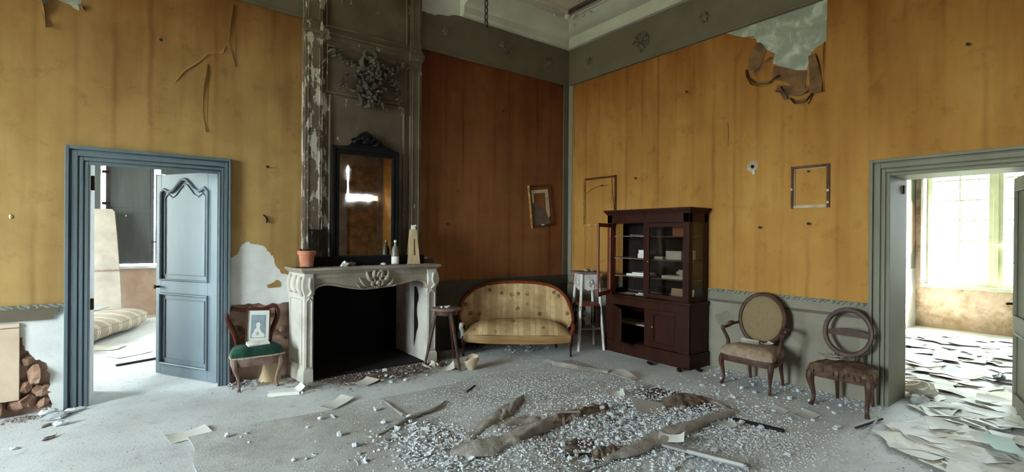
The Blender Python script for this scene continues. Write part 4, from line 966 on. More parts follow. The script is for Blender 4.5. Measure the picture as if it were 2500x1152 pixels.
# ---- settee
st = thing('settee', 'low two-seat settee in faded flowered silk with a curved mahogany back rail', 'settee', (-1.625, -0.777, 0), -yaw)
plan = spline([(-.70, .02, 0), (-.765, .13, 0), (-.765, .25, 0), (-.68, .38, 0), (-.42, .50, 0), (0, .56, 0), (.42, .53, 0), (.65, .42, 0), (.725, .28, 0), (.735, .14, 0), (.705, .02, 0)], 6)
NP = len(plan) - 1
def toph(s):
    a = abs(2 * s - 1)
    for (a0, h0), (a1, h1) in zip([(0, .89), (.1, .885), (.2, .86), (.3, .81), (.42, .71), (.6, .56), (.8, .45), (1.0, .39)], [(.1, .885), (.2, .86), (.3, .81), (.42, .71), (.6, .56), (.8, .45), (1.0, .39), (1.1, .3)]):
        if a <= a1: return lerp(h0, h1, (a - a0) / (a1 - a0))
def planp(s):
    k = min(int(s * NP), NP - 1); return plan[k].lerp(plan[k + 1], s * NP - k)
def plann(s):
    a, b = planp(max(0, s - .01)), planp(min(1, s + .01)); d = (b - a).normalized(); return Vector((d.y, -d.x, 0))
def backin(u, v):
    p, n = planp(u), plann(u); zt = toph(u) - .012; z = lerp(.26, zt, v)
    return p + n * (.012 + .055 * sin(pi * min(1, .12 + v * .88)) ** .8) + Vector((0, .05 * v * v, z))
m = MB().sheet(backin, 56, 12); m.build('back_upholstery', M['silk'], st, smooth=60)
MB().sheet(lambda u, v: planp(u) + Vector((0, .05 * v * v, lerp(.20, toph(u) - .01, v))) - plann(u) * .008, 48, 6, .006).build('outer_back', M['rug_roll'], st, smooth=60)
tr = [planp(i / 48) + Vector((0, .05, toph(i / 48))) - plann(i / 48) * .004 + Vector((0, 0, 0)) for i in range(49)]
for i, p in enumerate(tr):
    if i < 6 or i > 42: p.y -= .05 * (1 - min(i, 48 - i) / 6)
MB().tube(tr, [.017 + .008 * sin(pi * i / 48) for i in range(49)], 10, flat=1.2).build('back_rail', M['red_wood'], st)
def fronty(x): return -.03 - .075 * max(0, cos(pi * x / 1.5)) + .02 * cos(3 * pi * x / 1.5)
def seatpt(u, v):
    x = lerp(-.685, .685, u); yb = .50 - .30 * abs(x / .70) ** 3; y = lerp(fronty(x), yb, v)
    e = (1 - abs(2 * u - 1) ** 5) * .85 + .15
    h = [.02, .095, .135, .158, .172, .18, .178, .17, .155, .14, .12]
    k = min(int(v * 10), 9); hz = lerp(h[k], h[k + 1], v * 10 - k)
    return (x, y, .262 + hz * e + .004 * sin(9 * u + 3 * v))
m = MB().sheet(seatpt, 40, 20, .01); m.build('seat_cushion', M['silk'], st, smooth=60)
def rl(u, v):
    x = lerp(-.69, .69, u); return (x, fronty(x) - .012 + .012 * abs(2 * v - 1), lerp(.185 - .02 * cos(pi * x / 1.4), .275, v))
MB().sheet(rl, 40, 5, .03).build('seat_rail', simple('rail_tan', '#8a6840', '#a98555', 6, stretch=(.5, 4, 4), rough=.5, bump=.1), st)
MB().prism([(-.66, .0), (.66, .0), (.66, .34), (.40, .44), (0, .47), (-.40, .44), (-.66, .34)], lambda u, v, d: (u, v, d), .20, .26).build('seat_frame', M['dark_wood_in'], st)
for s in (-1, 1):
    m = MB().tube(spline([(s * .70, .02, .405), (s * .715, -.02, .40), (s * .72, -.03, .36), (s * .705, 0, .31), (s * .70, .0, .25), (s * .695, -.015, .20)], 4), [.018, .02, .022, .026, .028, .028, .028, .026, .026, .026, .026, .026, .026, .026, .026, .026, .026, .026, .026, .024, .024], 8)
    m.blob((s * .715, -.035, .395), (.03, .025, .025), 8, 6)
    m.build('arm_post', M['red_wood'] if s > 0 else M['white_paint'], st)
    cabriole(MB(), (s * .69, -.01, .24), (s * .69, -.03, 0), (0, -1), .026).build('leg', M['dark_wood'], st)
    MB().tube([(s * .52, .40, .24), (s * .53, .43, .12), (s * .55, .47, 0)], [.022, .02, .016], 8).build('leg', M['dark_wood'], st)

# ---- armchair
ac = thing('armchair', 'oval-backed walnut armchair with a beige seat, standing next to the bookcase', 'armchair', (-0.36, -3.225, 0), radians(-90))
ol = chair_outline(.53, .40, -.215, .19, .035)
rail(ol, .255, .325).build('seat_rail', M['walnut'], ac)
cushion(ol, .32, .115).build('seat', M['seat_beige'], ac, smooth=60)
bp = oval_back(-.04, .185, .672, .245, .272, .16, .43)
NT_ = 32
m = MB().loft([[bp(2 * pi * i / NT_, s, d) for s, d in [(1.0, .0), (1.04, .012), (1.03, .032), (.97, .042), (.89, .035), (.87, .015), (.88, 0.0)]] for i in range(NT_)], loop=True)
m.build('back_frame', M['walnut'], ac)
m = MB().loft([[bp(2 * pi * i / NT_, s, d) for i in range(NT_)] for s, d in [(.89, -.004), (.90, .018), (.80, .032), (.55, .045), (.25, .05), (.02, .05)]])
m.build('back_panel', M['cane'], ac, smooth=60)
m = MB().loft([[bp(2 * pi * i / NT_, s, d) for i in range(NT_)] for s, d in [(.93, .010), (.96, .018), (.94, .030), (.90, .030)]], cap=False); m.build('gimp_braid', M['gesso'], ac)
for s in (-1, 1):
    MB().tube([(-.04 + s * .07, .20, .30), (-.04 + s * .085, .205, .38), (-.04 + s * .10, .21, .47)], [.024, .02, .022], 8).build('back_stem', M['walnut'], ac)
    a = bp(pi * 1.08 if s < 0 else -.08 * pi, 1.03, .02)
    path = [a, (s * .285 - .01, .10, .60), (s * .30, .0, .585), (s * .305, -.07, .575)]
    m = MB().tube(spline(path, 5), .019, 8, flat=.8); m.build('arm', M['walnut'], ac)
    MB().tube(spline([(s * .293, .085, .615), (s * .30, .03, .61), (s * .302, -.03, .603)], 4), [.014, .019, .021, .022, .022, .022, .021, .019, .013], 8).build('arm_pad', M['seat_brown'], ac)
    MB().tube(spline([(s * .305, -.085, .585), (s * .308, -.10, .56), (s * .29, -.075, .50), (s * .268, -.06, .43), (s * .262, -.085, .36), (s * .258, -.10, .30)], 4), [.022, .024, .024, .022, .02, .018, .017, .017, .017, .018, .018, .019, .02, .021, .022, .022, .023, .023, .024, .024, .024], 8).build('arm_support', M['walnut'], ac)
    cabriole(MB(), (s * .245, -.195, .315), (s * .245, -.215, 0), (s * .5, -1), .027).build('leg', M['walnut'], ac)
    MB().tube([(s * .165, .185, .30), (s * .168, .20, .15), (s * .172, .235, 0)], [.022, .018, .014], 8).build('leg', M['walnut'], ac)
def sheet_of(lx, ly, curlf=.0, sag=0.0, n=6):
    return lambda u, v: ((u - .5) * lx, (v - .5) * ly, .003 + curlf * (abs(2 * u - 1) ** 3) * (.4 + .6 * v) + sag * sin(pi * v))
def paper(name, label, cat, loc, lx, ly, rz=0, curlf=0.0, tilt=(0, 0), mat='paper', group=None, th=.0015):
    o = MB().sheet(sheet_of(lx, ly, curlf), 6, 6, th).build(name, M[mat], None, smooth=50, label=label, cat=cat, group=group)
    o.location = loc; o.rotation_euler = (tilt[0], tilt[1], rz); return o
paper('paper_sheet', 'white printed sheet lying on the beige seat of the oval-backed armchair', 'paper', (-0.40, -3.18, .441), .22, .17, radians(25), .025)
paper('paper_sheet', 'small folded paper on the armchair seat, near its right arm', 'paper', (-0.30, -3.31, .437), .12, .07, radians(-15), .02, mat='paper_cream')

# ---- side chair with the empty round back
sc_ = thing('side_chair', 'round open-backed walnut side chair with a torn brown seat, next to the right doorway', 'chair', (-0.33, -4.045, 0), radians(-90))
ol = chair_outline(.50, .37, -.185, .17, .035)
rail(ol, .275, .345).build('seat_rail', M['walnut'], sc_)
cushion(ol, .335, .075, wob=.006, seed=3).build('seat', M['seat_brown'], sc_, smooth=60)
rn = random.Random(12); m = MB()
for k in range(16):
    p = ol[rn.randrange(0, 13)]; L = rn.uniform(.02, .06)
    m.tube([(p[0] * .98, p[1] - .004, .36), (p[0] * 1.0, p[1] - .012, .345 - L * .4), (p[0] + rn.uniform(-.01, .01), p[1] - .01, .345 - L)], [.010, .012, .003], 5, flat=.5)
m.tube([(.255, -.15, .385), (.268, -.16, .34), (.262, -.165, .27)], [.02, .022, .006], 6); m.build('torn_stuffing', M['seat_brown'], sc_, kind='stuff')
bp2 = oval_back(-.055, .165, .655, .205, .225, .13, .43)
m = MB().loft([[bp2(2 * pi * i / NT_, s, d) for s, d in [(1.0, .0), (1.03, .012), (1.01, .034), (.93, .038), (.85, .03), (.83, .012), (.86, 0.0)]] for i in range(NT_)], loop=True)
m.build('back_frame', M['walnut'], sc_)
m = MB().sheet(lambda u, v: (-.055 + .19 * (2 * u - 1), .165 + (.66 - .43) * .13 - .012 - .012 * sin(pi * u), .635 + .022 * sin(pi * u) + (v - .5) * (.042 + .03 * sin(pi * u))), 16, 3, .016)
m.build('cross_slat', M['walnut'], sc_)
for s in (-1, 1):
    MB().tube([(-.055 + s * .06, .165, .30), (-.055 + s * .075, .17, .38), (-.055 + s * .09, .175, .46)], [.024, .02, .02], 8).build('back_stem', M['walnut'], sc_)
    cabriole(MB(), (s * .225, -.165, .335), (s * .215, -.185, 0), (s * .5, -1), .034).build('leg', M['walnut'], sc_)
    MB().tube([(s * .14, .17, .31), (s * .14, .18, .15), (s * .145, .205, 0)], [.022, .018, .014], 8).build('leg', M['walnut'], sc_)
paper('paper_sheet', 'torn cream paper lying at the back left of the torn brown chair seat', 'paper', (-0.30, -3.93, .409), .26, .15, radians(70), .035, (radians(4), 0), 'paper_cream')
paper('paper_sheet', 'white paper scrap tilted against the back of the torn brown chair seat', 'paper', (-0.22, -3.90, .418), .15, .10, radians(60), .02, (radians(8), 0))

# ---- green chair by the fireplace
M['mahogany'] = simple('mahogany', '#3a170d', '#562818', 6, rough=.5, bump=.1, spec=.25)
gc = thing('green_chair', 'low chair with a dark green velvet seat and a red-brown back, left of the fireplace', 'chair', (-4.555, -0.175, 0))
ol = chair_outline(.47, .38, -.155, .13, .03)
rail(ol, .235, .315).build('seat_rail', M['dusty_wood'], gc)
cushion(ol, .32, .105).build('seat', M['velvet'], gc, smooth=60)
m = MB(); n = len(ol)
for i in range(n * 3):
    a = ol[(i // 3) % n]; b = ol[(i // 3 + 1) % n]; t = (i % 3) / 3; m.blob((lerp(a[0], b[0], t) * 1.02, lerp(a[1], b[1], t) * 1.02, .322), (.008, .008, .01), 5, 4)
m.build('gimp_braid', M['gesso'], gc)
for s in (-1, 1):
    cabriole(MB(), (s * .205, -.14, .31), (s * .165, -.16, 0), (s * .6, -1), .027).build('leg', M['dusty_wood'], gc)
    MB().tube([(s * .17, .12, .30), (s * .172, .12, .15), (s * .178, .135, 0)], [.022, .018, .015], 8).build('leg', M['dark_wood'], gc)
    MB().tube(spline([(s * .165, .125, .30), (s * .155, .12, .42), (s * .185, .125, .54), (s * .228, .135, .65), (s * .232, .145, .74), (s * .20, .15, .785)], 4), [.022] * 8 + [.026] * 8 + [.022] * 5, 8).build('back_upright', M['mahogany'], gc)
MB().tube(spline([(-.205, .15, .782), (-.09, .152, .75), (0, .152, .755), (.09, .152, .75), (.205, .15, .782)], 4), .020, 8).build('top_rail', M['mahogany'], gc)
MB().tube(spline([(-.16, .122, .47), (0, .128, .50), (.16, .122, .47)], 4), .018, 8, flat=.6).build('cross_slat', M['mahogany'], gc)
pf = thing('framed_print', 'framed print of a pale seated figure on blue-grey, propped on the green chair', 'picture', (-4.535, -0.165, .428), radians(-4))
T = Matrix.Rotation(radians(-20), 4, 'X') @ Matrix.Rotation(radians(4), 4, 'Y')
W2, HH = .113, .345
m = MB()
for a in ((-W2, -W2 + .013, 0, HH), (W2 - .013, W2, 0, HH), (-W2 + .013, W2 - .013, 0, .013), (-W2 + .013, W2 - .013, HH - .013, HH)): m.box(a[0], a[1], -.012, .008, a[2], a[3])
m.xf(T).build('frame', M['walnut'], pf, bevel=0.002)
MB().box(-W2 + .012, W2 - .012, -.003, .006, .012, HH - .012).xf(T).build('mount', M['paper'], pf, smooth=0)
MB().box(-.068, .068, -.005, -.003, .045, .285).xf(T).build('print', simple('print_blue', '#7d8a94', '#9aa5ac', 14, rough=.6, bump=0), pf, smooth=0)
fig = [(-.055, .05), (.06, .05), (.062, .08), (.035, .10), (.02, .13), (.012, .155), (.022, .18), (.012, .205), (-.012, .205), (-.022, .18), (-.015, .155), (-.035, .13), (-.045, .10), (-.06, .08)]
MB().prism(fig, lambda u, v, d: (u, d, v), -.0062, -.005).xf(T).build('figure', M['paper'], pf, smooth=0)
MB().prism([(-.004 + .016 * cos(t), .09 + .02 * sin(t)) for t in [2 * pi * i / 10 for i in range(10)]], lambda u, v, d: (u, d, v), -.0068, -.0062).xf(T).build('figure', simple('print_grey', '#a7a9a6', '#b5b6b2', 10, bump=0), pf, smooth=0)
bk = thing('folded_paper', 'thick folded cream paper lying on the green seat before the framed print', 'paper', (-4.545, -0.245, .423), radians(6))
MB().box(-.10, .10, -.05, .05, 0, .012).xf(Matrix.Rotation(radians(7), 4, 'X')).build('pages', M['paper_cream'], bk, bevel=.002)
MB().sheet(lambda u, v: (-.102 + .204 * u, -.052 + .10 * v, .014 + .012 * v + .004 * sin(6 * u)), 6, 3, .002).xf(Matrix.Rotation(radians(7), 4, 'X')).build('cover', M['paper'], bk)

# ---- round stool
so = thing('round_stool', 'round wooden stool with splayed legs, plaster crumbs on its top, in front of the settee', 'stool', (-2.58, -0.62, 0))
MB().lathe([(0, .648), (.150, .648), (.172, .655), (.178, .664), (.176, .676), (.165, .682), (0, .682)], 32).build('top', M['dusty_wood'], so)
MB().lathe([(.125, .60), (.135, .60), (.14, .648), (.12, .648)], 24, cap=False).build('apron', M['walnut'], so)
for fx, fy in [(-.015, -.35), (-.215, .12), (.215, .18), (.10, -.10)][:3]:
    l = sqrt(fx * fx + fy * fy); t = .11 / l
    MB().tube([(fx * t, fy * t, .65), (lerp(fx * t, fx, .35), lerp(fy * t, fy, .35), .44), (lerp(fx * t, fx, .6), lerp(fy * t, fy, .6), .27), (fx, fy, 0)], [.022, .021, .018, .014], 8).build('leg', M['walnut'], so)
for k, (x, y, s) in enumerate([(-2.63, -.60, .022), (-2.60, -.66, .03), (-2.56, -.62, .024), (-2.52, -.58, .018), (-2.66, -.66, .015)]):
    MB().blob((0, 0, s * .4), (s, s * .8, s * .45), 7, 5, .3, rn).build('plaster_crumb', M['chip'], smooth=0, label='white plaster crumb lying on the round stool\'s top', cat='debris', group='plaster crumbs on the stool top', loc=(x, y, .683))

# ---- white plant stand in the corner
ps = thing('plant_stand', 'tall white-painted square stand with splayed legs and a carved apron, in the corner', 'stand', (-0.565, -0.985, 0), radians(-25))
MB().box(-.185, .185, -.185, .185, 1.035, 1.06).build('top', M['dusty_wood'], ps, bevel=.006)
H2 = lambda z: lerp(.182, .115, z / 1.04)
for sx in (-1, 1):
    for sy in (-1, 1):
        MB().beam((sx * H2(0), sy * H2(0), 0), (sx * H2(1.035), sy * H2(1.035), 1.035), .034, .034, w2=.036, d2=.036).build('leg', M['white_paint'], ps, bevel=.004)
for k in range(4):
    R4 = Matrix.Rotation(k * pi / 2, 4, 'Z')
    a = .118
    o = MB().prism([(-a, .83), (-.06, .82), (-.03, .80), (0, .815), (.03, .80), (.06, .82), (a, .83), (a - .005, 1.035), (-a + .005, 1.035)], lambda u, v, d: (u, d, v), -.122, -.108).xf(R4).build('apron', M['white_paint'], ps, bevel=.003)
    fm = MB()
    for j in range(6):
        t = 2 * pi * j / 6; fm.tube([(0, -.128, .92), (.022 * cos(t), -.138, .92 + .022 * sin(t)), (.042 * cos(t), -.124, .92 + .042 * sin(t))], [.006, .013, .005], 6)
    fm.tube([(.02 + .032 * cos(t), -.13, .865 + .032 * sin(t)) for t in [i * .55 - 1 for i in range(9)]], .009, 6)
    fm.xf(R4).build('carving', M['white_paint'], o)
MB().box(-.155, .155, -.155, .155, .60, .625).build('shelf', M['red_wood'], ps, bevel=.005)
MB().box(-.10, .10, .10, .108, .30, .60).build('white_panel', M['white_paint'], ps, smooth=0)
for k in range(4):
    R4 = Matrix.Rotation(k * pi / 2, 4, 'Z')
    for s in (-1, 1):
        P = [(s * .158, .60), (s * .085, .60), (s * .075, .56), (s * .10, .53), (s * .115, .50), (s * .08, .47), (s * .115, .44), (s * .085, .39), (s * .09, .34), (s * .12, .31), (s * .165, .30)]
        MB().prism(P, lambda u, v, d: (u, d, v), -.162, -.152).xf(R4).build('scalloped_bracket', M['dark_wood_in'], ps, smooth=0)
    MB().box(-.165, .165, -.168, -.15, .28, .30).xf(R4).build('stretcher', M['dusty_wood'], ps)
for x, y, s, lab in [(-.60, -1.0, .03, 'crumpled pale rubbish on the plant stand, left'), (-.53, -.95, .035, 'crumpled pale rubbish on the plant stand, middle and highest'), (-.50, -1.02, .022, 'crumpled pale rubbish on the plant stand, right')]:
    MB().blob((0, 0, s * .5), (s * 1.4, s, s * .6), 9, 6, .3, rn).build('crumpled_paper', M['gesso'], smooth=0, label=lab, cat='debris', loc=(x, y, 1.062))

# ---- bookcase
bc = thing('bookcase', 'dark mahogany glazed bookcase with its left doors hanging open', 'bookcase', (0, -1.845, 0))
def bb(x0, x1, y0, y1, z0, z1): return MB().box(x0, x1, y0, y1, z0, z1)
# base, local y: +.64 is the left end, -.64 the right
bb(-.435, -.03, -.655, .655, 0, .155).build('plinth', M['dark_wood'], bc, bevel=.004)
bb(-.44, -.03, -.66, .66, .155, .17).build('plinth_moulding', M['dark_wood'], bc, bevel=.004)
b = bb(-.42, -.03, -.64, -.60, .17, .74).box(-.42, -.03, .60, .64, .17, .74).box(-.05, -.03, -.60, .60, .17, .74)
b.build('base_carcass', M['dark_wood'], bc, bevel=.003)
f = bb(-.425, -.40, .52, .64, .17, .74).box(-.425, -.40, -.64, -.50, .17, .74).box(-.425, -.40, -.085, .0, .17, .64).box(-.425, -.40, -.50, .52, .64, .74)
f.build('base_face_frame', M['dark_wood'], bc, bevel=.003)
bb(-.44, -.03, -.655, .655, .74, .775).build('waist_moulding', M['dark_wood'], bc, bevel=.006)
bb(-.39, -.05, -.60, .60, .40, .418).build('inner_shelf', M['raw_wood'], bc)
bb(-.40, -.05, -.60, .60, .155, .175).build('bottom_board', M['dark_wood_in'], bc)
def panel_door(parent, w, h, name='door'):
    d = bpy.data.objects.new(name, None); COL.objects.link(d); d.parent = parent
    s = .06
    bb(-.022, 0, 0, s, 0, h).box(-.022, 0, w - s, w, 0, h).box(-.022, 0, s, w - s, 0, s).box(-.022, 0, s, w - s, h - s, h).build('stile_frame', M['dark_wood'], d, bevel=.003)
    bb(-.012, -.004, s, w - s, s, h - s).build('panel', M['dark_wood'], d)
    MB().tube([(-.022, s, s), (-.022, w - s, s), (-.022, w - s, h - s), (-.022, s, h - s)], .007, 6, loop=True, up=(1, 0, 0)).build('moulding', M['dark_wood'], d)
    return d
d = panel_door(bc, .42, .465); d.location = (-.40, -.50, .175)                 # right base door, shut
MB().tube([(-.022, .375, .25), (-.035, .375, .25)], .010, 8).build('keyhole_plate', M['gold'], d)
d = panel_door(bc, .50, .465); d.location = (-.43, .52, .175); d.rotation_euler = (0, 0, radians(-218))
# upper carcass
for (y0, y1) in ((.54, .625), (-.625, -.545)):
    bb(-.42, -.345, y0, y1, .775, 1.83).build('corner_post', M['dark_wood'] if y0 < 0 else M['red_wood'], bc, bevel=.004)
for s in (1, -1):
    y0, y1 = (.605, .625) if s > 0 else (-.625, -.605)
    bb(-.10, -.03, y0, y1, .775, 1.83).build('rear_post', M['dark_wood'], bc, bevel=.003)
    bb(-.345, -.10, y0, y1, .775, .84).build('side_rail', M['dark_wood'], bc, bevel=.003)
    bb(-.345, -.10, (y0 + y1) / 2 - .002, (y0 + y1) / 2 + .002, .84, 1.72).build('side_pane', M['glass_door'], bc, smooth=0)
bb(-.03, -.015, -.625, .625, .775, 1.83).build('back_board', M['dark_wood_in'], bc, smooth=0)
bb(-.42, -.02, -.625, .625, 1.72, 1.83).build('head_board', M['dark_wood'], bc, bevel=.003)
for z0, z1, g in [(1.83, 1.85, .01), (1.85, 1.87, .025), (1.87, 1.895, .04)]:
    bb(-.42 - g, -.02, -.625 - g, .625 + g, z0, z1).build('cornice', M['dark_wood'], bc, bevel=.004)
bb(-.41, -.375, -.035, .03, .775, 1.72).build('centre_stile', M['dark_wood'], bc, bevel=.003)
for z in (1.03, 1.265, 1.555):
    bb(-.37, -.03, -.605, .605, z - .014, z).build('shelf', M['dusty_wood'], bc, bevel=.002)
def glazed_door(w, h, mat):
    d = bpy.data.objects.new('glazed_door', None); COL.objects.link(d); d.parent = bc
    bb(-.024, 0, 0, .04, 0, h).box(-.024, 0, w - .04, w, 0, h).box(-.024, 0, .04, w - .04, 0, .05).box(-.024, 0, .04, w - .04, h - .05, h).build('stile_frame', mat, d, bevel=.003)
    return d
d = glazed_door(.56, .93, M['dark_wood']); d.location = (-.40, -.585, .785)
bb(-.014, -.010, .04, .52, .05, .88).build('pane', M['glass_door'], d, smooth=0)
MB().tube([(-.024, .535, .45), (-.034, .535, .45)], .009, 8).build('keyhole_plate', M['gold'], d)
d = glazed_door(.57, .93, M['red_wood']); d.location = (-.425, .575, .785)
d.rotation_euler = (0, 0, math.atan2(-.25, -.53) - pi / 2)
# what lies on its shelves
def book(name, label, cat, loc, sx, sy, sz, rz, mat, cover=None, group=None):
    t = thing(name, label, cat, loc, radians(rz), group)
    if cover:
        MB().box(-sx / 2 + .004, sx / 2 - .004, -sy / 2, sy / 2 - .004, .003, sz - .003).build('pages', M['paper_cream'], t)
        MB().box(-sx / 2, sx / 2, -sy / 2 - .002, sy / 2, 0, .003).box(-sx / 2, sx / 2, -sy / 2 - .002, sy / 2, sz - .003, sz).box(-sx / 2, sx / 2, sy / 2 - .004, sy / 2, .003, sz - .003).build('cover', M[cover], t)
    else:
        MB().box(-sx / 2, sx / 2, -sy / 2, sy / 2, 0, sz * .82).build('body', M[mat], t, bevel=.002)
        MB().box(-sx / 2 - .002, sx / 2 + .002, -sy / 2 - .002, sy / 2 + .002, sz * .82, sz).build('lid', M[mat], t, bevel=.002)
    return t
Y0 = -1.845
book('book', 'beige book under a white box on the bookcase\'s middle shelf, left half', 'book', (-.24, Y0 + .10, 1.267), .14, .20, .055, 0, 'paper_cream', 'card')
book('box', 'flat white box on top of a beige book, bookcase middle shelf', 'box', (-.25, Y0 + .09, 1.3225), .12, .19, .05, 4, 'paper')
book('box', 'upright white box on the bookcase middle shelf behind the right glass', 'box', (-.26, Y0 - .33, 1.267), .09, .20, .105, 8, 'paper')
book('book', 'small cream book on the bookcase middle shelf beside the centre stile', 'book', (-.27, Y0 - .12, 1.267), .10, .11, .03, 10, 'paper_cream', 'paper_cream')
book('book', 'dark small book leaning at the bookcase middle shelf\'s right end', 'book', (-.20, Y0 - .51, 1.267), .11, .05, .12, -10, 'walnut', 'walnut')
book('book', 'wide pile of loose printed pages on the bookcase\'s lower shelf, left', 'papers', (-.23, Y0 + .20, 1.032), .22, .32, .028, 12, 'paper_cream', 'paper_cream')
book('book', 'open pamphlet atop the loose pages on the bookcase\'s lower shelf', 'papers', (-.24, Y0 + .16, 1.0605), .19, .22, .016, -8, 'paper', 'paper')
book('book', 'stack of white papers on the bookcase lower shelf behind the right glass', 'papers', (-.25, Y0 - .34, 1.032), .20, .28, .04, 6, 'paper', 'paper')
MB().blob((0, 0, .035), (.05, .06, .034), 10, 7, .3, rn).build('crumpled_paper', M['paper'], smooth=0, label='crumpled white paper on top of the papers behind the right glass', cat='paper', loc=(-.25, Y0 - .42, 1.0725))
paper('paper_sheet', 'white sheet reaching over the edge of the bookcase\'s highest shelf', 'paper', (-.27, Y0 + .18, 1.557), .13, .26, radians(5), .01)
paper('paper_sheet', 'torn white sheet on the bookcase floor beside the centre stile', 'paper', (-.31, Y0 + .10, .779), .14, .18, radians(20), .03)
paper('paper_sheet', 'brownish sheet on the bookcase floor at the far left', 'paper', (-.28, Y0 + .38, .779), .16, .20, radians(-10), .01, mat='card')
cb = MB().box(-.008, .008, -.16, .16, 0, .12).xf(Matrix.Rotation(radians(14), 4, 'Y')).build('card_panel', M['card'], smooth=0, label='olive cardboard panel leaning inside the bookcase floor behind the right glass', cat='cardboard'); cb.location = (-.16, Y0 - .36, .781)
book('box', 'dim pinkish box on the highest shelf behind the right glass', 'box', (-.18, Y0 - .36, 1.557), .10, .18, .12, 0, 'terracotta')

# ---- empty frames hung on the walls
def hung_frame(label, origin, rz, w, h, bw, th, mats, roll=0, loc_off=None):
    t = thing('hung_picture', label, 'picture frame', origin, rz)
    R2 = Matrix.Rotation(roll, 4, 'Y')
    for nm, a in (('left_rail', (0, bw, 0, h)), ('right_rail', (w - bw, w, 0, h)), ('bottom_rail', (bw, w - bw, 0, bw)), ('top_rail', (bw, w - bw, h - bw, h))):
        m = MB().box(a[0], a[1], -th * .6, -.002, a[2], a[3])
        e = bw * .35; v = nm[0] in 'lr'
        m.box(a[0] + (e if v else 0), a[1] - (e if v else 0), -th, -th * .6, a[2] + (0 if v else e), a[3] - (0 if v else e))
        m.xf(R2).build(nm, M[mats[nm[0]]], t, bevel=.002)
    return t, R2
t, R2 = hung_frame('large empty gilt frame on the yellow wall, its corner behind the bookcase', (-.006, -.365, 1.70), radians(-90), .655, .735, .028, .03, dict(l='gold', r='gold_dark', b='gold', t='gold_dark'))
MB().tube([(.56, -.004, .70), (.58, -.006, .50), (.62, -.006, .20), (.63, -.006, .02)], .003, 5).build('hanging_wire', M['iron'], t)
MB().tube(spline([(.05, -.004, .50), (.2, -.006, .57), (.35, -.006, .60), (.5, -.006, .60)], 4), .0025, 5).build('hanging_wire', M['iron'], t)
MB().tube([(.385, 0, .60), (.385, -.03, .60)], [.006, .012], 6).build('nail', M['iron'], t)
t, R2 = hung_frame('small empty frame of dark worn wood, alone at the right end of the yellow wall', (-.006, -3.41, 1.855), radians(-90), .368, .44, .030, .022, dict(l='gold_dark', r='gold_dark', b='gesso', t='gold_dark'))
m = MB().box(.034, .04, -.012, -.002, .03, .41).box(.034, .338, -.012, -.002, .404, .41); m.build('slip', M['gesso'], t)
MB().tube([(.175, 0, .375), (.175, -.03, .375)], [.006, .011], 6).build('nail', M['iron'], t)
for x, z in [(.012, .20), (.355, .17), (.355, .05)]: MB().box(x - .01, x + .01, -.024, -.021, z - .012, z + .012).build('bare_gesso', M['gesso'], t)
t, R2 = hung_frame('small tilted frame with torn white mount on the dark wall left of the corner', (-.775, -.006, 1.66), 0, .45, .645, .028, .028, dict(l='gold', r='gold_dark', b='gold_dark', t='gold_dark'), radians(-7))
m = MB().prism([(.06, .57), (.06, .40), (.08, .36), (.10, .40), (.10, .52), (.33, .52), (.335, .40), (.33, .28), (.34, .20), (.37, .13), (.40, .16), (.40, .30), (.395, .57)], lambda u, v, d: (u, d, v), -.012, -.007).xf(R2)
m.build('torn_mount', M['gesso'], t, smooth=0)
MB().prism([(.07, .03), (.40, .03), (.37, .16), (.25, .28), (.10, .40), (.07, .36)], lambda u, v, d: (u, d, v), -.006, -.003).xf(R2).build('backing_paper', M['wall_brown'], t, smooth=0)
MB().box(.19, .24, -.035, -.028, .02, .04).xf(R2).build('paper_scrap', M['paper'], t)

# ---- chandelier chain hanging from the ceiling
cbx = thing('chain', 'rusty iron chain hanging from the ceiling', 'chain', (-3.71, -3.11, 2.90))
lk = MB().tube([(.011 * cos(t) * (1 if abs(sin(t)) < 2 else 1), 0, .030 + .026 * sin(t)) for t in [2 * pi * i / 12 for i in range(12)]], .0045, 6, loop=True)
first = lk.build('link', M['iron'], cbx)
for k in range(1, 43): copyo(first, cbx, (0, 0, .0435 * k), (0, 0, (pi / 2) * (k % 2) + .2))
MB().tube([(0, 0, 1.87), (0, 0, 1.90)], [.02, .03], 8).build('ceiling_hook', M['iron'], cbx)
# ================================================================== the rug and what lies on the floor
rg = thing('rug', 'large threadbare rug under dust and rubble, its torn folds rolled up in the middle', 'rug', (0, 0, 0))
def rugz(x, y):
    z = .010 + .004 * sin(3.1 * x + 1.7 * y) + .003 * sin(7 * y - 2 * x)
    z += .05 * math.exp(-((x + 2.9) / .9) ** 2 - ((y + 2.85) / .45) ** 2) * (.6 + .4 * sin(9 * x))
    return max(z, .006)
rn = random.Random(31)
X0, X1, Y0r, Y1r = -5.20, -1.20, -3.52, -1.36
def rugpt(u, v):
    x = lerp(X0, X1, u) + .02 * sin(5 * v * 6) * (u > .98) + .012 * sin(v * 23) * (u < .02); y = lerp(Y0r, Y1r, v) + .018 * sin(u * 21) * (v > .97)
    if u > .9: x -= .12 * (1 - v) * (u - .9) / .1
    return (x, y, rugz(x, y))
MB().sheet(rugpt, 96, 56, .008).build('rug_sheet', M['rug'], rg, smooth=60)
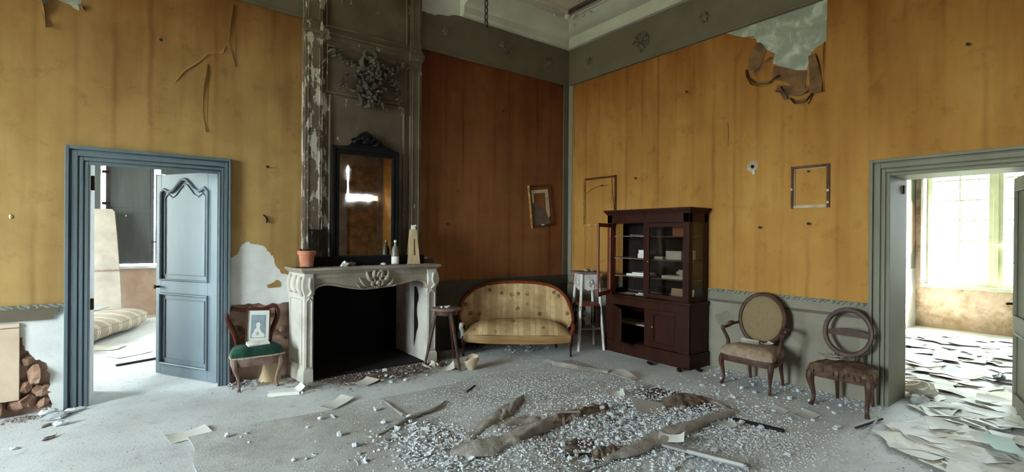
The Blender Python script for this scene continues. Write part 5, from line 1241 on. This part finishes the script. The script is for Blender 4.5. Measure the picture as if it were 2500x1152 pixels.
def roll(pts, r, name='rolled_fold', mat='rug_roll', turns=1.15, z0=.012, seed=1):
    """a fold of carpet rolled over along pts: an open scroll section swept along the floor"""
    q = random.Random(seed); P = spline([(x, y, z0) for x, y in pts], 5); rings = []
    for i, p in enumerate(P):
        t = (P[min(i + 1, len(P) - 1)] - P[max(i - 1, 0)]).normalized(); n = Vector((t.y, -t.x, 0)); w = r if not isinstance(r, list) else lerp(r[int(i * (len(r) - 1) / len(P))], r[min(int(i * (len(r) - 1) / len(P)) + 1, len(r) - 1)], (i * (len(r) - 1) / len(P)) % 1)
        w *= q.uniform(.88, 1.12); ring = []
        for k in range(13):
            a = lerp(-.35 * pi, turns * pi, k / 12); rr = w * (1 - .22 * k / 12)
            ring.append(p + n * (-rr * 1.35 * cos(a)) + Vector((0, 0, max(.001, rr * .8 + rr * .8 * sin(a)))))
        for k in range(12, -1, -1):
            a = lerp(-.35 * pi, turns * pi, k / 12); rr = w * (1 - .22 * k / 12) - .010
            ring.append(p + n * (-rr * 1.35 * cos(a)) + Vector((0, 0, max(.0005, (rr + .010) * .8 + rr * .8 * sin(a)))))
        rings.append(ring)
    return MB().loft(rings).build(name, M[mat], rg, smooth=50)
def flap(back, front, h, name='turned_fold', mat='rug_roll', seed=1):
    """a torn breadth of carpet doubled over: from the back line it humps up and ends in a lifted, ragged front edge"""
    q = random.Random(seed); n = 44; B_ = spline([(x, y, 0) for x, y in back], 8); F_ = spline([(x, y, 0) for x, y in front], 8)
    at = lambda L, t: L[min(int(t * (len(L) - 1)), len(L) - 2)].lerp(L[min(int(t * (len(L) - 1)), len(L) - 2) + 1], t * (len(L) - 1) - min(int(t * (len(L) - 1)), len(L) - 2))
    jp = [q.uniform(0, 6) for _ in range(4)]; jag = [.06 * sin(9 * k / n * 3 + jp[0]) + .04 * sin(41 * k / n + jp[1]) + q.uniform(-.015, .015) for k in range(n + 1)]; hum = [1 + .10 * sin(13 * k / n + jp[2]) + .05 * sin(31 * k / n + jp[3]) for k in range(n + 1)]
    prof = [(0, .06), (.12, .45), (.3, .8), (.5, .95), (.7, 1.0), (.85, .92), (.95, .72), (1.0, .50), (1.0, .36)]
    def fn(u, v):
        k = int(u * n + .5); b, f = at(B_, u), at(F_, u); e = min(1, 6 * u, 6 * (1 - u)); kk = v * (len(prof) - 1); i = min(int(kk), len(prof) - 2); c = kk - i
        w = lerp(prof[i][0], prof[i + 1][0], c); z = lerp(prof[i][1], prof[i + 1][1], c)
        p = b.lerp(f, w * (1 + jag[k] * w)); return (p.x, p.y, .012 + h * z * hum[k] * (.35 + .65 * e) * (1 + .12 * sin(9 * v + 14 * u) + .10 * sin(37 * u + 6 * v + jp[1]) * v + .06 * sin(61 * u - 11 * v)))
    return MB().sheet(fn, n, 16, .010).build(name, M[mat], rg, smooth=60)
flap([(-3.665, -2.70), (-3.458, -2.738), (-3.214, -2.769), (-2.995, -2.751), (-2.653, -2.718), (-2.298, -2.71)], [(-3.776, -2.805), (-3.694, -2.941), (-3.455, -2.993), (-3.139, -2.926), (-2.747, -2.869), (-2.40, -2.808)], .066, seed=2)
flap([(-3.477, -2.539), (-3.092, -2.318), (-2.764, -2.176), (-2.55, -2.089)], [(-3.55, -2.724), (-3.166, -2.512), (-3.0, -2.442), (-2.678, -2.238)], .036, seed=3)
flap([(-2.924, -3.429), (-2.60, -3.435), (-2.067, -3.396), (-1.786, -3.439), (-1.302, -3.495)], [(-2.977, -3.496), (-2.738, -3.565), (-2.337, -3.584), (-1.98, -3.561), (-1.373, -3.542)], .038, seed=4)
flap([(-2.80, -2.70), (-2.53, -2.76), (-2.21, -2.775)], [(-2.953, -2.86), (-2.711, -2.90), (-2.42, -2.90)], .065, 'torn_fold', 'rug_brown', 5)
flap([(-2.956, -3.342), (-2.737, -3.378)], [(-3.025, -3.447), (-2.816, -3.484)], .04, 'torn_fold', 'rug_brown', 6)
flap([(-1.687, -2.956), (-1.295, -2.952), (-1.241, -3.095)], [(-1.89, -3.106), (-1.60, -3.22), (-1.30, -3.25)], .035, 'torn_fold', 'rug_brown', 7)
roll([(-4.05, -2.17), (-3.88, -2.10), (-3.66, -1.99), (-3.44, -1.94), (-3.25, -1.80)], [.010, .016, .020, .016, .008], seed=4)
roll([(-3.70, -1.44), (-3.71, -1.65), (-3.72, -1.92)], [.008, .010, .014], seed=5)
roll([(-1.30, -2.95), (-1.27, -3.12), (-1.26, -3.30), (-1.33, -3.50)], [.010, .022, .02, .012], mat='rug_brown', seed=8)
FOLD_LINES = [[(-3.72, -2.87), (-3.45, -2.87), (-3.1, -2.85), (-2.7, -2.79)], [(-3.5, -2.63), (-3.1, -2.41), (-2.7, -2.2)], [(-2.95, -3.46), (-2.65, -3.5), (-2.2, -3.49), (-1.9, -3.5), (-1.4, -3.52)]]
def tuft(x, y, w, d, h, mat='rug_brown', seed=0):
    q = random.Random(seed); ph = [q.uniform(0, 6) for _ in range(4)]
    def fn(u, v):
        a = (2 * u - 1); b = (2 * v - 1); e = max(0, 1 - a * a) * max(0, 1 - b * b)
        return (x + w * a * (1 + .12 * sin(5 * b + ph[0])), y + d * b * (1 + .15 * sin(4 * a + ph[1])), .008 + h * e ** .6 * (.6 + .4 * sin(6 * a + ph[2]) * cos(5 * b + ph[3])) + q.uniform(0, .006) * e)
    return MB().sheet(fn, 18, 14).build('torn_hump', M[mat], rg, smooth=60)
tuft(-3.05, -2.62, .30, .12, .05, 'rug_roll', 1); tuft(-2.28, -2.80, .16, .12, .07, 'rug_brown', 3); tuft(-2.62, -3.05, .22, .10, .04, 'rug_brown', 4)
tuft(-2.0, -2.92, .14, .14, .045, 'rug_brown', 7); tuft(-2.95, -3.20, .18, .10, .04, 'rug_brown', 8); tuft(-3.75, -2.55, .20, .22, .03, 'rug_roll', 9); tuft(-2.45, -3.02, .14, .10, .05, 'rug_roll', 10)
# flipped-over corner and lifted edge at the far side
MB().sheet(lambda u, v: (lerp(-1.60, -1.33, u) + .02 * sin(3 * v), lerp(-1.34, -2.05, u) + (v - .5) * .34 * sin(pi * min(1, u + .12)) ** .6, .014 + .05 * sin(pi * v) * (1 - .6 * u) + .02 * u * (1 - v)), 14, 8, .006).build('flipped_corner', M['rug_roll'], rg, smooth=60)
MB().sheet(lambda u, v: (lerp(-1.19, -1.22, u) - .10 * v, lerp(-1.98, -2.40, u), .012 + .05 * (1 - v) ** 2 * sin(pi * u)), 12, 5, .006).build('lifted_edge', M['rug_roll'], rg, smooth=60)

M['paper_grey'] = simple('paper_grey', '#b3b3ae', '#c4c4c0', 3.0, rough=0.85, bump=0.06)
# ---- laths, sticks and boards
def stick(label, a, b, w, h, mat, z=.015, cat='lath', za=0, zb=0, name='wooden_lath'):
    A_ = Vector(a + (z + h / 2 + za,)); B_ = Vector(b + (z + h / 2 + zb,)); t = thing(name, label, cat, (A_ + B_) / 2)
    d = (B_ - A_) / 2; MB().beam(-d, d, w, h).build('shaft', M[mat], t, bevel=.002)
    k = d.normalized() * .012; MB().beam(d, d + k, w * .7, h * .6, w2=w * .3, d2=h * .4).build('splintered_end', M[mat], t)
    return t
M['pale_lath'] = simple('pale_lath', '#8e8a85', '#b0adaa', 6, stretch=(1, 1, 1), rough=.85, bump=.2)
M['dark_stick'] = simple('dark_stick', '#1d1f24', '#2d2f35', 8, rough=.8, bump=.2)
stick('thin pale lath lying level across the torn brown fold of the rug', (-2.87, -2.72), (-2.62, -2.90), .022, .012, 'raw_wood', z=.10)
stick('long grey board edge on the rubble, running to the bottom right of the rug', (-2.46, -3.50), (-2.28, -4.14), .06, .018, 'pale_lath', z=.02)
stick('short pale lath lying over the long grey board\'s near end', (-2.44, -3.78), (-2.33, -4.13), .022, .02, 'paper_grey', z=.042)
stick('dark charred stick on the floor beyond the rug\'s right corner', (-1.50, -3.60), (-1.42, -3.97), .045, .022, 'dark_stick', z=.0)
stick('small dark twig on the pale rubble in the middle of the rug', (-2.96, -1.70), (-2.78, -1.57), .012, .010, 'dark_stick', z=.016)
stick('dark curved strip on the bluish rubble at the bottom edge of the picture', (-3.15, -3.30), (-2.90, -3.42), .03, .012, 'dark_stick', z=.02)
stick('thin dark rod lying by the torn chair near the right doorway', (-.90, -4.30), (-.48, -4.36), .016, .014, 'dark_stick', z=.012, name='rod', cat='rod')
stick('thin grey rod crossing the dark rod near the right doorway', (-.93, -4.40), (-.50, -4.34), .014, .012, 'pale_lath', z=.028, name='rod', cat='rod')
stick('dark lath on the bright floor of the left room by the door leaf', (-5.72, 1.52), (-5.32, 1.66), .04, .02, 'dark_stick', z=.0)
for lab, x, y, r in [('black flat cake of soot in front of the bookcase', -.58, -2.06, 70), ('black soot lump below the bookcase\'s right front corner', -.55, -2.44, 40), ('black soot heap on the floor at the bookcase\'s right side', -.36, -2.57, 60)]:
    MB().blob((0, 0, .018), (.07, .03, .018), 10, 6, .15, rn).build('soot_lump', M['soot'], smooth=30, label=lab, cat='debris', loc=(x, y, 0), rz=radians(r))

# ---- single papers
FP = [('white sheet with a curled corner at the edge of the rug, lower left', -5.20, -1.29, .28, .20, 12, .018, 'paper', .002),
      ('pale sheet lying in the earth before the hearth', -3.63, -.80, .24, .17, 30, .02, 'paper_cream', .012),
      ('bluish folded sheet on the rug\'s far edge, left of centre', -4.08, -1.28, .34, .14, 38, .025, 'paper', .014),
      ('large grey-white square sheet standing out of the rubble on the rug', -1.97, -3.12, .30, .30, 55, .01, 'paper_grey', .06),
      ('small crumpled white sheet on the far right of the rug', -1.86, -2.62, .17, .14, -40, .04, 'paper', .03),
      ('white torn sheet tilted on the rubble beside the long grey board', -2.36, -3.60, .18, .10, -60, .03, 'paper', .055),
      ('small pale sheet on the rubble left of the charred stick', -1.72, -3.67, .13, .09, -50, .02, 'paper_grey', .04),
      ('thin pale sheet on the floor before the torn chair, the nearer to it', -.90, -3.92, .22, .14, -10, .02, 'paper_grey', .004),
      ('thin pale sheet on the floor between the two oval-backed chairs', -1.00, -3.72, .20, .15, 0, .02, 'paper_grey', .004),
      ('folded cream paper on the floor under the round stool, left', -2.80, -.66, .16, .13, 20, .06, 'paper_cream', .004),
      ('large crumpled cream paper on the floor before the round stool', -2.70, -.80, .22, .18, -25, .07, 'paper_cream', .004),
      ('flat pale paper on the floor at the foot of the stool\'s front leg', -2.50, -.84, .24, .16, 40, .02, 'paper_cream', .004)]
for lab, x, y, a, b, r, cf, mat, z in FP:
    paper('paper_sheet', lab, 'paper', (x, y, z), a, b, radians(r), cf, (radians(10) if z > .05 else 0, radians(-6) if z > .05 else 0), mat)
# paper drift through the right doorway
rn = random.Random(77)
proto = []
for k in range(6):
    q = random.Random(k); c1, c2, c3 = q.uniform(.004, .022), q.uniform(-.015, .015), q.uniform(.5, 2.5); lx, ly = q.uniform(.22, .34), q.uniform(.15, .24)
    me = MB().sheet(lambda u, v: ((u - .5) * lx, (v - .5) * ly + .02 * sin(c3 * 3 * u), .004 + c1 * abs(2 * u - 1) ** 2.5 * (.3 + .7 * v) + abs(c2) * sin(pi * v) * u), 7, 6, .0015).mesh('paper_sheet', M['paper'] if k % 3 else M['paper_cream'], 50)
    proto.append(me)
def drift(n, fn, label, group):
    for i in range(n):
        x, y, z = fn(rn, i / n); o = bpy.data.objects.new('paper_sheet', proto[rn.randrange(6)]); COL.objects.link(o)
        o.location = (x, y, z); o.rotation_euler = (rn.gauss(0, .035), rn.gauss(0, .035), rn.uniform(0, 6.28)); s = rn.uniform(.85, 1.3); o.scale = (s, s, 1)
        tag(o, label, 'paper', group)
for n_, x0, x1, where in [(70, .60, 1.7, 'nearest the right doorway'), (70, 1.7, 3.1, 'halfway to the far window'), (64, 3.1, 4.9, 'by the far window')]:
    drift(n_, lambda r, t: (r.uniform(x0, x1), r.uniform(-5.3, -3.32), .004 + .015 * t), 'loose white sheet on the sunlit floor of the right-hand room, ' + where, 'paper drift ' + where)
drift(34, lambda r, t: (r.uniform(.07, .45), r.uniform(-5.05, -4.48), .004 + .012 * r.random()), 'loose white sheet lying on the sill of the right doorway', 'papers on the right doorway sill')
def spill(r, t):
    x = -1.05 * r.random() ** 1.3 - .16; return (x, r.uniform(-5.6, -4.52 + .10 * (x + .2)), .004 + .012 * r.random())
drift(84, spill, 'loose grey-white sheet spilled on this side of the right doorway', 'papers spilled before the right doorway')
paper('paper_sheet', 'pale turquoise sheet among the papers before the right doorway', 'paper', (-.52, -5.10, .055), .36, .16, radians(20), .02).data.materials[0] = simple('turquoise_paper', '#b5d0c8', '#c9ded6', 3, rough=.8, bump=0)
cr_ = MB().blob((0, 0, .07), (.17, .12, .07), 12, 8, .22, rn); cr_.build('crumpled_paper', M['paper_cream'], smooth=0, label='big crumpled cream paper against the inside of the right doorway\'s left jamb', cat='paper', loc=(.62, -4.36, 0))
MB().blob((0, 0, .04), (.10, .07, .04), 10, 7, .2, rn).build('plaster_chunk', M['chip'], smooth=0, label='rounded white plaster chunk on the sill of the right doorway', cat='debris', loc=(.33, -4.42, 0))
MB().blob((0, 0, .03), (.12, .05, .03), 10, 6, .2, rn).build('dark_lump', M['dark_metal'], smooth=0, label='small black object lying on the paper drift in the right-hand room', cat='debris', loc=(1.75, -4.75, .06))

# ---- beside the fireplace and under the green chair
ro = thing('paper_roll', 'half-unrolled length of white wallpaper lying on the floor under the green chair', 'wallpaper roll', (-4.33, -.60, 0))
MB().sheet(lambda u, v: (lerp(-.17, .13, u), lerp(.10, -.14, v) * (1 - .3 * u), .003 + .05 * max(0, u - .75) ** 2 * 16 + .004 * sin(4 * u)), 14, 4, .002).build('sheet', M['paper'], ro)
MB().sheet(lambda u, v: (lerp(-.19, .07, u) + .018 * cos(v * 7.5), -.09 - .10 * u + .018 * sin(v * 7.5) * .3, .02 + (.018 - .004 * v) * sin(v * 7.5)), 8, 18, .002).build('rolled_end', M['paper'], ro, smooth=60)
ks = thing('paper_sack', 'crumpled brown paper sack standing behind the green chair\'s front legs', 'sack', (-4.40, -.10, 0))
q = random.Random(2)
def sk(u, v):
    a = 2 * pi * u; w = .105 * (1 - .45 * v) * (1 + .10 * sin(3 * a + 5 * v) + .06 * sin(5 * a)); return (w * cos(a), w * .75 * sin(a), .004 + .24 * v + .02 * sin(2 * a) * v)
MB().sheet(sk, 22, 12, .002).build('body', M['kraft'], ks, smooth=35)
MB().prism([(-.16, -.09), (.10, -.12), (.15, .04), (-.05, .07)], lambda u, v, d: (u, v - .05, d), .001, .004).build('torn_flap', M['kraft'], ks, smooth=0)
cu = thing('broken_pot', 'broken pale earthenware pot lying on its side by the stool\'s front leg', 'pot', (-2.455, -.985, 0))
def pot(u, v):
    a = 2 * pi * u; r = lerp(.04, .082, min(1, v * 1.2)); top = .16 * (1 - .42 * max(0, cos(a - 2.6)) ** 1.5); z = v * top
    return (r * cos(a), r * sin(a), z + .004)
MB().sheet(pot, 28, 8, .009).xf(Matrix.Rotation(radians(8), 4, 'X')).build('body', M['gesso'], cu, smooth=50)
MB().lathe([(0, .004), (.042, .004), (.042, .014), (0, .014)], 18).build('base', M['gesso'], cu)
MB().box(.045, .085, -.05, -.01, .085, .125).build('white_shard', M['paper'], cu, bevel=.006)

# ---- stones by the left doorway
for lab, x, y, a, b, h, mat, r in [('largest flat white stone on the floor at the foot of the left doorway', -6.05, -.24, .10, .055, .03, 'chip', 30), ('white stone on the floor just before the largest flat one, left doorway', -6.0, -.46, .055, .035, .03, 'chip', 10),
        ('small dark stone on the floor left of the two white stones', -6.09, -.42, .045, .02, .015, 'chip_brown', 60), ('dark slate flake on the floor, lower left, apart from the white stones', -6.04, -.76, .055, .02, .015, 'chip_brown', 50), ('tiny white stone lying alone at the far lower left of the floor', -6.21, -.86, .025, .018, .016, 'chip', 0),
        ('long white plaster slab against the left doorway\'s architrave', -5.95, -.12, .075, .03, .025, 'chip', 10), ('pale rubble lump in the corner between brick hole and left doorway', -6.12, -.09, .06, .04, .04, 'chip', 0)]:
    MB().blob((0, 0, h * .6), (a, b, h * .8), 8, 5, .3, rn).build('stone', M[mat], smooth=0, label=lab, cat='stone', loc=(x, y, 0), rz=radians(r))

# ---- rubble
rn = random.Random(99)
fl_me = []
for k in range(5):
    q = random.Random(50 + k); c = q.uniform(.15, .5); e = q.uniform(.5, .9); ph = q.uniform(0, 6)
    fl_me.append(MB().sheet(lambda u, v: ((u - .5) * (1 + .2 * sin(5 * v + ph)), (v - .5) * e * (1 + .25 * sin(4 * u + ph)), .04 + c * ((2 * u - 1) ** 2) * (.4 + .6 * v)), 4, 3, .06).mesh('plaster_flake', M['chip'], 0))
ck_me = [MB().blob((0, 0, .38), (.6, .5, .4), 6, 4, .25, rn).mesh('plaster_chunk', M['chip'], 0) for k in range(5)]
def scatter(meshes, name, n, fn, s0, s1, label, group):
    for i in range(n):
        x, y, z = fn(rn); o = bpy.data.objects.new(name, meshes[rn.randrange(len(meshes))]); COL.objects.link(o); s = s0 + (s1 - s0) * rn.random() ** 1.8
        o.location = (x, y, z); o.rotation_euler = (rn.gauss(0, .2), rn.gauss(0, .2), rn.uniform(0, 6.28)); o.scale = (s, s, s * rn.uniform(.5, 1)); tag(o, label, 'debris', group)
gz = lambda x, y: rugz(x, y) if (X0 < x < X1 and Y0r < y < Y1r) else .0
def heap(cx, cy, sx, sy, h=0.0):
    def f(r):
        x, y = r.gauss(cx, sx), r.gauss(cy, sy); y = max(y, -5.2); return (x, y, gz(x, y) + h * r.random() * math.exp(-((x - cx) / sx) ** 2 / 2 - ((y - cy) / sy) ** 2 / 2))
    return f
scatter(fl_me, 'plaster_flake', 90, heap(-3.85, -2.62, .22, .28, .025), .035, .095, 'curled paint flake in the heap left of the rolled rug fold', 'paint flakes heaped left of the fold')
scatter(ck_me, 'plaster_chunk', 100, heap(-2.35, -3.25, .55, .35, .04), .026, .055, 'white plaster chunk in the rubble on the right half of the rug', 'plaster chunks on the rug')
scatter(ck_me, 'plaster_chunk', 30, lambda r: (r.uniform(-1.1, -.2), r.uniform(-4.3, -2.7), 0), .025, .05, 'white plaster crumb on the floor around the two oval-backed chairs', 'plaster crumbs by the chairs')
scatter(ck_me, 'plaster_chunk', 22, lambda r: (r.uniform(-3.5, -2.4), r.uniform(-1.0, -.45), 0), .02, .05, 'white plaster crumb on the floor between hearth and round stool', 'plaster crumbs before the hearth')
scatter(ck_me, 'plaster_chunk', 26, lambda r: (r.uniform(-5.0, -3.6), r.uniform(-2.6, -1.5), .012), .02, .05, 'white plaster crumb scattered over the bare left half of the rug', 'plaster crumbs on the left of the rug')
scatter(fl_me, 'plaster_flake', 14, lambda r: (r.uniform(-4.76, -4.5), r.uniform(-.16, -.02), 0), .05, .10, 'pale broken plaster flake on the floor behind the green chair', 'plaster flakes behind the green chair')
scatter(fl_me, 'plaster_flake', 16, lambda r: (r.uniform(-1.8, -.9), r.uniform(-.7, -.25), 0), .05, .11, 'brown-grey plaster flake on the floor under the settee', 'flakes under the settee')
nearwall = lambda x0, x1, sp: (lambda r: (r.uniform(x0, x1), -.02 - abs(r.gauss(0, sp)), 0))
pale = [(1500, heap(-3.80, -2.65, .18, .28, .03), .004, .022), (11000, heap(-2.25, -3.28, .62, .36, .04), .003, .018), (6000, heap(-1.95, -3.85, .50, .35, .01), .003, .013), (11000, heap(-2.45, -2.10, .62, .42, .01), .002, .009),
        (2600, heap(-3.55, -3.05, .42, .30, .02), .003, .015), (1600, lambda r: (r.uniform(-5.1, -3.2), r.uniform(-3.2, -1.4), .012), .002, .008),
        (900, lambda r: (-.02 - abs(r.gauss(0, .18)), r.uniform(-4.25, -2.6), 0), .003, .016)]
brown = [(1400, lambda r: (r.gauss(-3.2, .45), -.03 - abs(r.gauss(.45, .25)), 0), .003, .018), (2500, lambda r: (r.uniform(-2.2, -.1), r.uniform(-5.0, -2.5), 0), .002, .009),
         (700, lambda r: (r.gauss(-1.4, .45), -.15 - abs(r.gauss(.4, .25)), 0), .003, .016), (900, lambda r: (r.uniform(-6.6, -3.5), r.uniform(-3.2, -.1), 0), .002, .007), (500, nearwall(-6.4, -5.95, .1), .003, .018), (500, nearwall(-4.8, -4.2, .12), .003, .018), (900, heap(-2.75, -2.9, .35, .2, .03), .004, .018)]
chips('gravel', pale, 'chip', 'pale plaster gravel strewn over the rug, thickest on its right half', 'rubble')
chips('grit', brown, 'chip_brown', 'brown grit and crumbs scattered over the whole floor and along the walls', 'rubble')

# ================================================================== the left-hand room's things
mx = thing('mattress', 'rolled striped mattress lying on the floor of the left-hand room', 'mattress', (-5.98, 3.9, 0), math.atan2(1.38, .65) - pi / 2)
def mat_pt(u, v):
    y = lerp(-1.5, 1.0, u); e = (max(0, 1 - max(0, (y - .1) / .92) ** 2.6)) ** .5 if y > .1 else 1.0
    a = 2 * pi * v; c, s_ = cos(a), sin(a)
    w = .52 * max(e, .12); h = .155 * max(e ** .7, .15)
    return (-.12 + w * math.copysign(abs(c) ** .75, c), y, .165 + h * math.copysign(abs(s_) ** .7, s_) + .012 * sin(7 * y) * s_)
m = MB(); rings = [[mat_pt(i / 40, k / 24) for k in range(24)] for i in range(41)]; m.loft(rings); m.build('ticking', M['mattress'], mx, smooth=60)
MB().tube([mat_pt(i / 40, 0.04) for i in range(39)], .012, 6).build('piped_seam', M['mattress'], mx)
for y in (-.9, -.2, .45): MB().blob((-.10, y, .318), (.025, .025, .008), 8, 5).build('tuft', M['gesso'], mx)
paper('cloth', 'pale blue folded cloth lying on top of the striped mattress', 'cloth', (-6.06, 4.30, .335), .16, .34, radians(-40), .02).data.materials[0] = simple('blue_cloth', '#9fb5bd', '#b5c8ce', 4, rough=.9, bump=.1)
bd = thing('leaning_board', 'tall dusty beige board leaning against the far wall of the left-hand room', 'board', (-5.98, 5.05, 0))
T = Matrix.Rotation(radians(-14), 4, 'X')
MB().loft([[(x, y, z) for x, y in [(-.55, 0), (b, 0), (b, .07), (-.55, .07)]] for z, b in [(0, .24), (.8, .20), (1.5, .15), (1.98, .11), (2.03, .07)]]).xf(T).build('board', M['wall_brown'] if False else simple('dusty_board', '#8d8177', '#a59a8f', 2.0, rough=.9, bump=.15, c3='#b3a99f'), bd, bevel=.01)
MB().box(-.50, .19, -.012, 0, .9, .93).xf(T).build('batten', M['dusty_wood'], bd)
paper('paper_sheet', 'white sheet on the bright floor of the left-hand room near its middle', 'paper', (-5.62, 2.15, .003), .40, .30, radians(30), .02)
paper('paper_sheet', 'white sheet on the left-hand room\'s floor beside the mattress', 'paper', (-5.85, 2.7, .003), .34, .26, radians(-20), .02)
